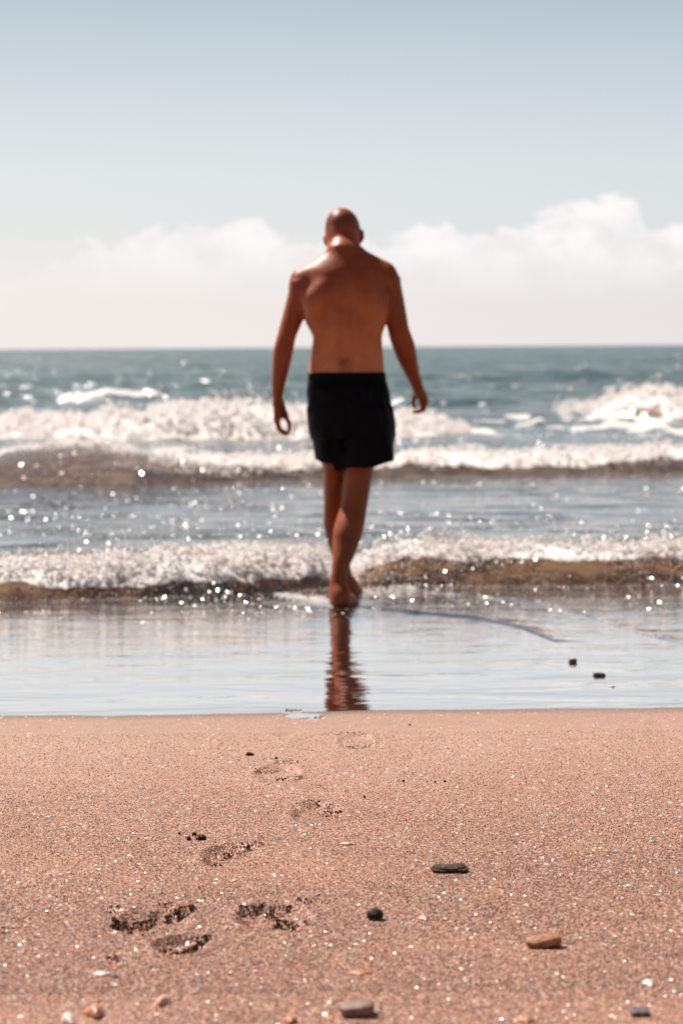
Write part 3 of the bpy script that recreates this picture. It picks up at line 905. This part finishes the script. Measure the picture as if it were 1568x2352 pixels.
# left hand
hl = Y0 + .01
def HL(px, py, dy): return np.array(U(px, py, hl + dy))
for i, dy in enumerate((-.030, -.010, .010, .029)):
    B.cone(HL(637, 922, dy * .5), HL(636, 966 - 3 * abs(i - 1.4), dy), .0165, .0145, .012)
    e = (.0, 3, 2, -1)[i]
    B.cone(HL(635.5, 965, dy), HL(640.5, 984 + e * .5, dy * .95), .0125, .0108, .007)
    B.cone(HL(640.5, 984 + e * .5, dy * .95), HL(651, 993 + e * .6, dy * .9), .0105, .0095, .004)
    B.cone(HL(651, 993 + e * .6, dy * .9), HL(662 - 2.5 * (3 - i) * .6, 994.5 + e * .6, dy * .85), .0092, .0082, .004)
B.cone(HL(644, 935, .0), HL(650, 955, .01), .0150, .0120, .012)
B.cone(HL(645, 925, .012), HL(655, 953, .026), .0155, .0130, .014)
B.cone(HL(654, 953, .026), HL(664.5, 972, .034), .0115, .0095, .010)
B.cone(HL(664.5, 972, .034), HL(663.5, 990, .032), .0092, .0078, .004)
# right hand
hr = Y0 + .16
def HR(px, py, dy): return np.array(U(px, py, hr + dy))
for i, dy in enumerate((-.028, -.009, .010, .028)):
    B.cone(HR(966, 902, dy * .5), HR(976 - .8 * abs(i - 1.5), 922, dy), .0165, .0150, .012)
    B.cone(HR(966, 908, dy * .6), HR(970, 930, dy * .8), .0160, .0120, .010)
    B.cone(HR(977, 922, dy), HR(972, 939 + i * .5, dy * .95), .0130, .0112, .006)
    B.cone(HR(972, 939 + i * .5, dy * .95), HR(960, 944.5 + i * .5, dy * .9), .0108, .0098, .004)
    B.cone(HR(960, 944.5 + i * .5, dy * .9), HR(949 + (3 - i) * 1.2, 945 + i * .4, dy * .85), .0094, .0082, .004)
B.cone(HR(957, 900, .020), HR(952, 912, .035), .0150, .0120, .010)
B.cone(HR(952, 912, .035), HR(947.5, 923, .045), .0112, .0096, .006)
B.cone(HR(947.5, 923, .045), HR(951, 936, .045), .0092, .0080, .004)
# head, bowed forward and leaning left
hc = T(788, 538, .150)
Rh = Matrix.Rotation(math.radians(-7), 4, 'Y') @ Matrix.Rotation(math.radians(-34), 4, 'X')
def HD(x, y, z):
    return hc + np.array(Rh.to_3x3() @ Vector((x, y, z)))
B.ell(HD(0, -.012, .022), (.0775, .098, .090), .02, Rh)
B.ell(HD(0, .015, -.035), (.070, .080, .085), .04, Rh)
B.ell(HD(0, .050, -.090), (.044, .045, .034), .03, Rh)       # chin
B.cone(HD(0, .098, -.010), HD(0, .118, -.045), .008, .013, .012)   # nose
B.ell(HD(0, .092, .018), (.050, .014, .012), .02, Rh)
for sx_ in (-1, 1):
    B.ell(HD(.030 * sx_, .098, -.008), (.014, .010, .009), .01, Rh, sub=True)
    B.ell(HD(.030 * sx_, .086, -.009), (.013, .012, .011), .004, Rh)
    re = Rh @ Matrix.Rotation(math.radians(22 * sx_), 4, 'Z')
    B.ell(HD(.079 * sx_, .006, -.020), (.007, .018, .032), .006, re)
    B.ell(HD(.085 * sx_, -.002, -.018), (.006, .014, .026), .008, re)
B.ell(HD(0, .098, -.072), (.024, .009, .007), .008, Rh)
# legs
B.loft([(905, 786, 890, Y0, .105), (1000, 786, 874, Y0, .092), (1072, 787, 859, Y0 - .01, .078), (1122, 786, 850, Y0 - .02, .068), (1150, 784.5, 845.5, Y0 - .03, .061), (1172, 779, 841.5, Y0 - .045, .057),
        (1196, 770.5, 839, Y0 - .07, .060), (1219, 765, 834.5, Y0 - .09, .062), (1240, 764, 828.5, Y0 - .105, .058), (1278, 763, 813, Y0 - .145, .047), (1305, 761.5, 801, Y0 - .170, .038), (1330, 758.5, 796, Y0 - .185, .038),
        (1352, 755, 797, Y0 - .192, .044), (1368, 754, 799, Y0 - .190, .048), (1384, 756, 800, Y0 - .185, .050)], k=0.012, p=2.1)
B.loft([(905, 704, 792, Y0, .105), (1000, 724, 790, Y0 + .01, .092), (1067, 740, 791, Y0 + .035, .076), (1122, 742.5, 789, Y0 + .07, .066), (1152, 743.5, 789, Y0 + .09, .060), (1175, 743, 791, Y0 + .11, .057),
        (1196, 742, 793, Y0 + .125, .060), (1231, 747, 796, Y0 + .16, .060), (1275, 762, 801, Y0 + .21, .048), (1305, 772, 805, Y0 + .245, .039), (1330, 780, 810, Y0 + .27, .037), (1346, 784, 813, Y0 + .29, .042)], k=0.012, p=2.1)
# right foot (nearer, heel towards the camera)
def foot(heel, ang, sgn, s=1.0):
    ca, sa = math.cos(ang), math.sin(ang)
    def Q(fx, fy, fz):       # fx sideways (+ = right), fy forward
        return np.array((heel[0] + fx * ca + fy * sa, heel[1] - fx * sa + fy * ca, heel[2] + fz))
    B.ell(Q(0, .036, .036), (.036, .046, .038), .035, Matrix.Rotation(-ang, 4, 'Z'))
    B.cone(Q(0, .045, .060), Q(.0, .120, .038), .034, .026, .03)
    B.cone(Q(-.006 * sgn, .05, .026), Q(.022 * sgn, .165, .022), .026, .021, .03)
    B.cone(Q(.010 * sgn, .10, .030), Q(-.024 * sgn, .185, .022), .026, .021, .03)
    B.cone(Q(.0, .15, .024), Q(.0, .19, .020), .028, .018, .03)
    for i in range(5):       # big toe on the inner side
        fx = (-.030 + .0155 * i) * sgn
        L = (.246, .242, .232, .220, .205)[i]
        r = (.0125, .009, .0085, .008, .0078)[i]
        B.cone(Q(fx, L - .045, .018), Q(fx * 1.06, L, .012), r * 1.05, r, .006)
gr = G(778, 1396)
foot((gr.x, gr.y + .012, -.003), math.radians(14), 1)
gl_ = U(799, 1366, Y0 + .255)
foot((gl_.x, Y0 + .255, -.008), math.radians(6), -1)
V_, F_ = B.mesh()
V_ = relax(V_, F_, 3, 0.5)
# attributes: stubble of the shaved head, small patch at the small of the back
hv = V_ - hc
Ri = np.array(Rh.to_3x3()).T
hl_ = hv @ Ri.T
stub = sstep(-.045, -.02, hl_[:, 2] + .35 * np.clip(-hl_[:, 1], 0, 1) * 0) * sstep(.075, .03, hl_[:, 1]) * (V_[:, 2] > 1.50) * 0.42
stub *= sstep(.125, .11, np.linalg.norm(hl_, axis=1))
pc = T(789, 832, -.11)
dd = np.sqrt(((V_[:, 0] - pc[0]) / .034) ** 2 + ((V_[:, 2] - pc[2]) / .028) ** 2)
patch = sstep(1.2, 0.2, dd + 0.9 * (fbm(V_[:, 0] * 70, V_[:, 2] * 70, 3, 4) - 0.5)) * (V_[:, 1] < Y0 - .05) * 0.55
red = np.zeros(len(V_))
red += sstep(.078, .088, np.abs(hl_[:, 0])) * (V_[:, 2] > 1.55) * (np.linalg.norm(hl_, axis=1) < .13)
red += 0.35 * sstep(0.12, 0.02, V_[:, 2])
zz_ = V_[:, 2]
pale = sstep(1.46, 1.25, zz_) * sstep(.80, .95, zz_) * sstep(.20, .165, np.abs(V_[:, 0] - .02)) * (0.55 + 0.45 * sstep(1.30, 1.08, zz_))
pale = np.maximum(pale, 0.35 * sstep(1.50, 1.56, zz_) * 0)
man = bpy.data.objects.new('person', None)
scene.collection.objects.link(man)
man.location = (0.01, Y0, 0)
tag(man, 'bald shirtless man in black swim shorts walking away barefoot into the shallow surf', 'person')
V_ = V_ - np.array((0.01, Y0, 0))
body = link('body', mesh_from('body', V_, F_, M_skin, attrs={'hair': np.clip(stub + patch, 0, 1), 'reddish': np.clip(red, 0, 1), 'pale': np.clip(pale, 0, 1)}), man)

# swim shorts
S = Field((-0.26, 10.46, 0.50), (0.30, 10.98, 1.10), 0.0042)
sh_hip = [(855.5, 710, 883, Y0 - .002, .120), (868, 708.5, 884, Y0 - .002, .123), (880, 705, 889, Y0 - .002, .131), (897, 702, 894.5, Y0 - .002, .139), (925, 705, 899, Y0, .145), (953, 709, 900, Y0, .145), (985, 713, 901, Y0, .140), (1000, 716, 901, Y0, .135)]
sh_l = [(940, 709, 803, Y0 + .005, .125), (1000, 716.5, 797, Y0 + .015, .112), (1040, 723, 793, Y0 + .025, .104), (1066, 728, 790, Y0 + .03, .102), (1095, 732, 789, Y0 + .03, .10)]
sh_r = [(940, 780, 900, Y0 - .003, .135), (1000, 783, 902, Y0 - .01, .118), (1040, 785, 904, Y0 - .015, .108), (1066, 786, 906, Y0 - .015, .105), (1095, 787, 908, Y0 - .015, .105)]
S.loft(sh_hip, k=.012, p=2.5)
S.loft(sh_l, k=.03, p=2.3)
S.loft(sh_r, k=.03, p=2.3)
def vn3(X, Y, Z, f, sd):
    return vn(X * f + Z * f * .35, Z * f * .6 + Y * f, sd)
Xg, Yg, Zg = S.ax[0][:, None, None], S.ax[1][None, :, None], S.ax[2][None, None, :]
Xg, Yg, Zg = np.broadcast_arrays(Xg, Yg, Zg)
near = np.abs(S.F) < 0.03
wr = 0.026 * (fbm(Xg[near] * 14 + Zg[near] * 5 + Yg[near] * 9, Zg[near] * 5 + Yg[near] * 6, 3, 15) - 0.5) + 0.004 * (fbm(Xg[near] * 40, Zg[near] * 13, 2, 5) - 0.5)
wr *= sstep(U(784, 872, Y0).z, U(784, 900, Y0).z, Zg[near])
S.F[near] += wr.astype(np.float32)
# hem and hollow
pz = lambda px, py: (U(px, py, Y0).x, U(px, py, Y0).z)
hem = [pz(*q) for q in ((715, 1054), (728, 1056), (738, 1062), (764, 1064), (768, 1079), (786, 1080.5), (791, 1071), (830, 1073), (858, 1071), (880, 1063), (906, 1056), (915, 1055))]
hx = np.array([q[0] for q in hem]); hzv = np.array([q[1] for q in hem])
zh = np.interp(S.ax[0], hx, hzv)[:, None, None] + 0.05 * np.clip(Yg - (Y0 - .05), 0, 1) * 0
inner = Field((-0.26, 10.46, 0.50), (0.30, 10.98, 1.10), 0.0042)
inner.loft(sh_l, k=.02, p=2.3, shrink=.009)
inner.loft(sh_r, k=.02, p=2.3, shrink=.009)
zc = U(784, 985, Y0).z
inner.F = np.maximum(inner.F, (Zg - zc).astype(np.float32))
S.F = np.maximum(S.F, -inner.F)
S.F = np.maximum(S.F, (zh - Zg).astype(np.float32))
V_, F_ = S.mesh()
V_ = relax(V_, F_, 2, 0.5)
shorts = link('shorts', mesh_from('shorts', V_ - np.array((0.01, Y0, 0)), F_, M_cloth), man)
# waistband: a thin gathered band standing proud of the shorts
WB = Field((-0.22, 10.52, 0.95), (0.24, 10.88, 1.10), 0.003)
wb_o = [(855, 709, 884, Y0 - .002, .1225), (862, 708, 885, Y0 - .002, .1245), (873, 707, 886, Y0 - .002, .1265)]
WB.loft(wb_o, k=.004, p=2.5)
inn = Field((-0.22, 10.52, 0.95), (0.24, 10.88, 1.10), 0.003)
inn.loft([(840, 709, 884, Y0 - .002, .1225), (890, 707, 886, Y0 - .002, .1265)], k=.004, p=2.5, shrink=.008)
WB.F = np.maximum(WB.F, -inn.F)
V_, F_ = WB.mesh()
ang = np.arctan2(V_[:, 1] - Y0, V_[:, 0])
V_[:, :2] += (0.0012 * np.sin(ang * 70))[:, None] * np.stack([np.cos(ang), np.sin(ang)], 1)
link('waistband', mesh_from('waistband', V_ - np.array((0.01, Y0, 0)), F_, M_cloth), shorts)
del B, S, inner, WB, inn

# ------------------------------------------------------------------ stones, shells, clods
def sphere_mesh(level=4):
    v = IV.copy(); f = IF.copy()
    for _ in range(level):
        e = {}
        vl = list(map(tuple, v)); nf = []
        def mid(a, b):
            key = (min(a, b), max(a, b))
            if key not in e:
                m = (np.array(vl[a]) + np.array(vl[b])) / 2
                m /= np.linalg.norm(m)
                e[key] = len(vl); vl.append(tuple(m))
            return e[key]
        for a, b, c in f:
            x, y, z = mid(a, b), mid(b, c), mid(c, a)
            nf += [(a, x, z), (b, y, x), (c, z, y), (x, y, z)]
        v = np.array(vl); f = np.array(nf)
    return v, f
SV, SF = sphere_mesh(4)
SV3, SF3 = sphere_mesh(3)
def n3(v, f, sd):
    return (fbm(v[:, 0] * f + 5, v[:, 1] * f + 3, 3, sd) + fbm(v[:, 1] * f, v[:, 2] * f + 7, 3, sd + 9) + fbm(v[:, 2] * f + 2, v[:, 0] * f, 3, sd + 17)) / 3 - 0.5
def rock(name, px, py_base, w_px, h_px, depth, mat, label, cat, box=0.0, seed=1, rough=0.25, sink=0.25, rotz=0.0, level=4, group=None, tilt=0.0, shape=None):
    """stone whose base sits at pixel (px, py_base), w_px wide and h_px high in a 1568 px wide picture"""
    g = G(px, py_base)
    mpp = g.y / FPX
    W_, H_ = w_px * mpp, h_px * mpp
    v, f = (SV, SF) if level == 4 else (SV3, SF3)
    v = v.copy()
    if box > 0:
        pn = 2 + box * 6
        l = (np.abs(v) ** pn).sum(1) ** (1 / pn)
        v = v / l[:, None]
    v = v * (1 + rough * 1.6 * n3(v, 1.3, seed))[:, None] * (1 + rough * 0.35 * n3(v, 5, seed + 3))[:, None]
    if shape: v = shape(v)
    v = v / np.abs(v).max(0)
    v = v * np.array((W_ / 2, depth / 2, H_ / 2 * (1 + sink)))
    R = Matrix.Rotation(rotz, 3, 'Z') @ Matrix.Rotation(tilt, 3, 'Y')
    v = v @ np.array(R).T
    z0 = sand_at(g.x, g.y + depth * .3) if g.y < 6.85 else float(film_z(g.y)) - 0.002
    o = link(name, mesh_from(name, v, f, mat))
    o.location = (g.x, g.y + depth * .3, z0 + H_ / 2 * (1 - sink))
    tag(o, label, cat, group)
    return o
M_slate = stone_material('slate', (0.03, 0.018, 0.013), (0.115, 0.07, 0.05), 60, 0.95, 0.3, (1, 1, 5))
M_dark = stone_material('dark_pebble', (0.012, 0.004, 0.003), (0.035, 0.013, 0.008), 60, 0.45, 0.15)
M_tan = stone_material('tan_stone', (0.26, 0.085, 0.03), (0.42, 0.19, 0.10), 45, 0.6, 0.4)
M_pale = stone_material('pale_pebble', (0.17, 0.085, 0.06), (0.30, 0.18, 0.13), 40, 0.55, 0.4, (1, 1, 6))
M_grey = stone_material('grey_pebble', (0.08, 0.06, 0.06), (0.20, 0.15, 0.15), 60, 0.5, 0.4)
M_shellO = stone_material('orange_shell', (0.48, 0.14, 0.05), (0.62, 0.26, 0.12), 80, 0.25, 0.6)
M_shellW = stone_material('white_shell', (0.62, 0.47, 0.40), (0.86, 0.78, 0.72), 90, 0.35, 0.5)
M_shellP = stone_material('pink_shell', (0.62, 0.30, 0.20), (0.78, 0.50, 0.38), 90, 0.4, 0.5)
M_wetst = stone_material('wet_stone', (0.05, 0.025, 0.012), (0.20, 0.11, 0.06), 50, 0.35, 0.5)

rock('stone', 1033, 2007, 92, 17, .05, M_slate, 'flat dark brown slate lying on the sand, longest stone on the beach', 'stone', box=.3, seed=5, rough=.7, sink=.10)
def dome(v):
    v = v.copy(); l = np.linalg.norm(v[:, :2], axis=1, keepdims=True) + 1e-6; v[:, :2] = np.where(v[:, 2:3] < 0, v[:, :2] / np.maximum(l, .3), v[:, :2]); v[:, 2] = np.where(v[:, 2] > 0, v[:, 2], v[:, 2] * .4); return v
rock('pebble', 861, 2109, 40, 26, .03, M_dark, 'small glossy black domed pebble on the sand between the footprints and the tan stone', 'pebble', seed=12, rough=.3, sink=.1, shape=dome)
def wedge(v):
    v = v.copy(); v[:, 2] *= 1 - .28 * v[:, 0] * -1 * (v[:, 0] < 0) ; v[:, 2] += .12 * np.sin(v[:, 0] * 2.2); return v
rock('stone', 1250, 2172, 88, 30, .04, M_tan, 'tan orange stone with a notched top on the sand at the right', 'stone', box=.2, seed=23, rough=.4, sink=.12, rotz=.1, shape=wedge)
def bullet(v):
    v = v.copy(); v[:, 2] *= .72 + .28 * np.clip(v[:, 0] + .6, 0, 1); return v
rock('pebble', 820, 2336, 80, 31, .05, M_pale, 'long smooth pale brown pebble at the bottom edge, blurred', 'pebble', box=.35, seed=31, rough=.15, sink=.15, shape=bullet)
rock('pebble', 1470, 2337, 46, 15, .03, M_grey, 'small flat grey pebble in the bottom right corner', 'pebble', box=.4, seed=37, rough=.25, sink=.1)
rock('stone', 1314, 1522, 22, 12, .03, M_wetst, 'small brown pointed stone standing in the thin water film, farther of two', 'stone', seed=41, rough=.9, sink=.1)
rock('stone', 1376, 1553, 31, 9, .03, M_wetst, 'brown block-shaped stone in the thin water film, nearer of two', 'stone', box=.3, seed=43, rough=.6, sink=.1)
rock('shell_fragment', 1405, 1578, 14, 5, .015, M_shellW, 'tiny pale shell fragment lying in the water film below the block-shaped stone', 'shell', seed=47, rough=.4, level=3)

def shell(px, py, w_px, h_px, depth, mat, label, rotz=0.0, tiltx=0.0, tilty=0.0, seed=0):
    """curved shell piece with thickness and ribs"""
    g = G(px, py)
    mpp = g.y / FPX
    W_, H_ = w_px * mpp, h_px * mpp
    nu, nv = 15, 9
    uu, vv = np.meshgrid(np.linspace(-1, 1, nu), np.linspace(0, 1, nv))
    rad = np.sqrt(1 - uu ** 2 * .85)
    x = uu * (0.35 + .65 * vv) * W_ / 2
    y = (vv - .5) * depth * rad
    z = H_ * (1 - uu ** 2) * (1 - .6 * (vv - .45) ** 2 * 4 * .5) * .9 + .02 * H_ * np.cos(uu * 30)
    rag = 1 + .12 * (vn(uu * 4 + seed, vv * 3 + seed, seed) - .5)
    top_ = np.stack([x * rag, y * rag, z], -1).reshape(-1, 3)
    bot = top_ - np.array((0, 0, max(.0012, H_ * .12)))
    f = grid_faces(nv, nu)
    nb = len(top_)
    border = [(0, j) for j in range(nu)] + [(i, nu - 1) for i in range(1, nv)] + [(nv - 1, j) for j in range(nu - 2, -1, -1)] + [(i, 0) for i in range(nv - 2, 0, -1)]
    ids = [i * nu + j for i, j in border]
    side = [(ids[k], ids[(k + 1) % len(ids)], ids[(k + 1) % len(ids)] + nb, ids[k] + nb) for k in range(len(ids))]
    F = np.concatenate([f, f[:, ::-1] + nb, np.array(side)[:, ::-1]])
    R = Matrix.Rotation(rotz, 3, 'Z') @ Matrix.Rotation(tiltx, 3, 'X') @ Matrix.Rotation(tilty, 3, 'Y')
    v = np.concatenate([top_, bot]) @ np.array(R).T
    o = link('shell_fragment', mesh_from('shell_fragment', v, F, mat))
    o.location = (g.x, g.y, sand_at(g.x, g.y) - min(0, float(v[:, 2].min())) * .6 + .0005)
    tag(o, label, 'shell')
    return o
shell(218, 2335, 52, 22, .03, M_shellO, 'glossy orange shell fragment near the bottom left, bright highlight on top', .2, .2, .1, 3)
shell(374, 2308, 38, 18, .025, M_shellP, 'pale peach shell fragment right of the glossy orange one', -.2, .3, -.2, 5)
shell(235, 2238, 46, 6, .02, M_shellW, 'thin whitish shell sliver lying flat below the large footprint', .1, .1, .05, 7)
shell(262, 2243, 18, 5, .012, M_grey, 'small dark grey shell chip beside the whitish sliver', 0, .1, .1, 8)
shell(160, 2352, 36, 14, .03, M_shellW, 'white shell piece cut by the bottom edge of the picture, upturned to the right', .5, .3, -.5, 9)
shell(668, 2350, 36, 12, .02, M_shellO, 'orange shell piece at the bottom edge, left of the long pale pebble', -.1, .2, .1, 11)
shell(798, 1943, 38, 5, .016, M_shellP, 'thin pink shell flake in the middle of the sand behind the slate stone', .0, .1, .05, 13)
shell(974, 2109, 24, 7, .02, M_shellP, 'small pink shell flake to the right of the glossy black pebble', .3, .2, .1, 15)
shell(1491, 2264, 34, 9, .025, M_shellW, 'pale shell flake on the sand near the right edge, above the grey pebble', .1, .2, .1, 17)
shell(828, 2234, 60, 5, .02, M_shellO, 'flat orange flake half buried above the long pale pebble', .05, .1, .0, 19)
shell(1208, 2350, 40, 6, .02, M_shellO, 'orange flake at the bottom edge, right of the long pale pebble', .05, .1, .0, 21)

M_clod, N = new_mat('dark_sand_clod')
co = N.n('ShaderNodeTexCoord').outputs['Object']
vv = N.vor(co, 400)
colr = N.ramp(N.n('ShaderNodeSeparateXYZ', i={0: vv.outputs['Color']}).outputs[0], [(0, (0.012, 0.006, 0.004)), (0.6, (0.07, 0.028, 0.015)), (0.93, (0.22, 0.10, 0.06)), (1.0, (0.45, 0.3, 0.24))])  # clods and rim crumbs coloured much darker than the open sand
tl = N.vm('NORMALIZE', N.vm('ADD', N.n('ShaderNodeNewGeometry').outputs['Normal'], N.vm('SUBTRACT', vv.outputs['Color'], (0.5, 0.5, 0.5))))
pb = N.n('ShaderNodeBsdfPrincipled', i={'Base Color': colr, 'Roughness': 0.9, 'Specular IOR Level': 0.05, 'Normal': tl})
N.l(pb.outputs[0], N.n('ShaderNodeOutputMaterial').inputs[0])
cl = [(926, 1794, 6, 6, 'tiny dark sand crumb, leftmost of three in a row on the smooth sand'), (999, 1796, 5, 4, 'tiny dark sand crumb, middle of three in a row on the smooth sand'),
      (1021, 1795, 7, 5, 'tiny dark sand crumb, rightmost of three in a row on the smooth sand'), (837, 1832, 6, 5, 'tiny dark sand crumb right of the third footprint'),
      (793, 1816, 4, 3, 'very small dark sand speck above the third footprint'), (574, 1734, 20, 8, 'dark flat sand chip left of the second footprint'),
      (634, 1743, 9, 5, 'small dark sand crumb just above the second footprint'), (941, 1666, 8, 3, 'small brown speck on the sand near the waterline'),
      (461, 1931, 26, 13, 'lumpy dark sand clod, largest of the group above the fourth footprint'), (434, 1931, 12, 9, 'dark sand clod, left one of the pair above the fourth footprint'),
      (446, 1921, 12, 9, 'dark sand clod behind the lumpy one above the fourth footprint'), (412, 1917, 7, 5, 'isolated dark sand crumb left of the clod group')]
for i, (a, b, w_, h_, lb) in enumerate(cl):
    rock('sand_clod', a, b, w_, h_, w_ * .001, M_clod, lb, 'sand clod', seed=60 + i, rough=.8, sink=.3, level=3)
# crumbs pushed out along the footprint rims
CC = []; CR = []
for (a, b, py, th, bend) in SCARPS:
    nn_ = int((b - a) * 0.9 * (0.3 + th / 14))
    for _ in range(nn_):
        qx = rng.uniform(a - 3, b + 3)
        g = G(qx, py - th * .2)
        us = (qx - a) / (b - a)
        D = th / (FPX / g.y) * 1.2
        y = g.y + D * 1.2 + bend * (us * us * 4 - 1) * 1.2 + rng.normal(0, .012)
        CC.append((g.x, y, 0)); CR.append(rng.uniform(.0009, .0016 + .00017 * th))
CC = np.array(CC); CR = np.array(CR)
CC[:, 2] = sand_height(CC[:, 0].copy(), CC[:, 1].copy()) + CR * .4
V_, F_ = blobs(CC, CR, (1, 1, .8), .35)
cr_ = link('crumbled_sand', mesh_from('crumbled_sand', V_, F_, M_clod, smooth=False))
tag(cr_, kind='stuff')
# coarse loose grains in the foreground
n = 42000
yy = 3.45 + 3.0 * rng.uniform(0, 1, n) ** 1.25
xx_ = rng.uniform(-1, 1, n) * (0.15 * yy + .05)
zz = sand_height(xx_.copy(), yy.copy())
rr = rng.uniform(.0008, .0017, n)
V_, F_ = blobs(np.stack([xx_, yy, zz + rr * .3], -1), rr, (1, 1, .9), .3)
M_grain, N = new_mat('loose_grain')
gv = N.vor(N.n('ShaderNodeTexCoord').outputs['Object'], 250)
gc = N.n('ShaderNodeSeparateXYZ', i={0: gv.outputs['Color']})
gcol = N.ramp(gc.outputs[0], [(0, (0.02, 0.01, 0.008)), (0.2, (0.18, 0.06, 0.03)), (0.4, (0.45, 0.17, 0.08)), (0.6, (0.55, 0.32, 0.22)), (1.0, (0.85, 0.72, 0.62))])
pb = N.n('ShaderNodeBsdfPrincipled', i={'Base Color': gcol, 'Roughness': 0.35, 'Specular IOR Level': 0.3})
N.l(pb.outputs[0], N.n('ShaderNodeOutputMaterial').inputs[0])
grains = link('sand_grains', mesh_from('sand_grains', V_, F_, M_grain, smooth=False))
tag(grains, kind='stuff')
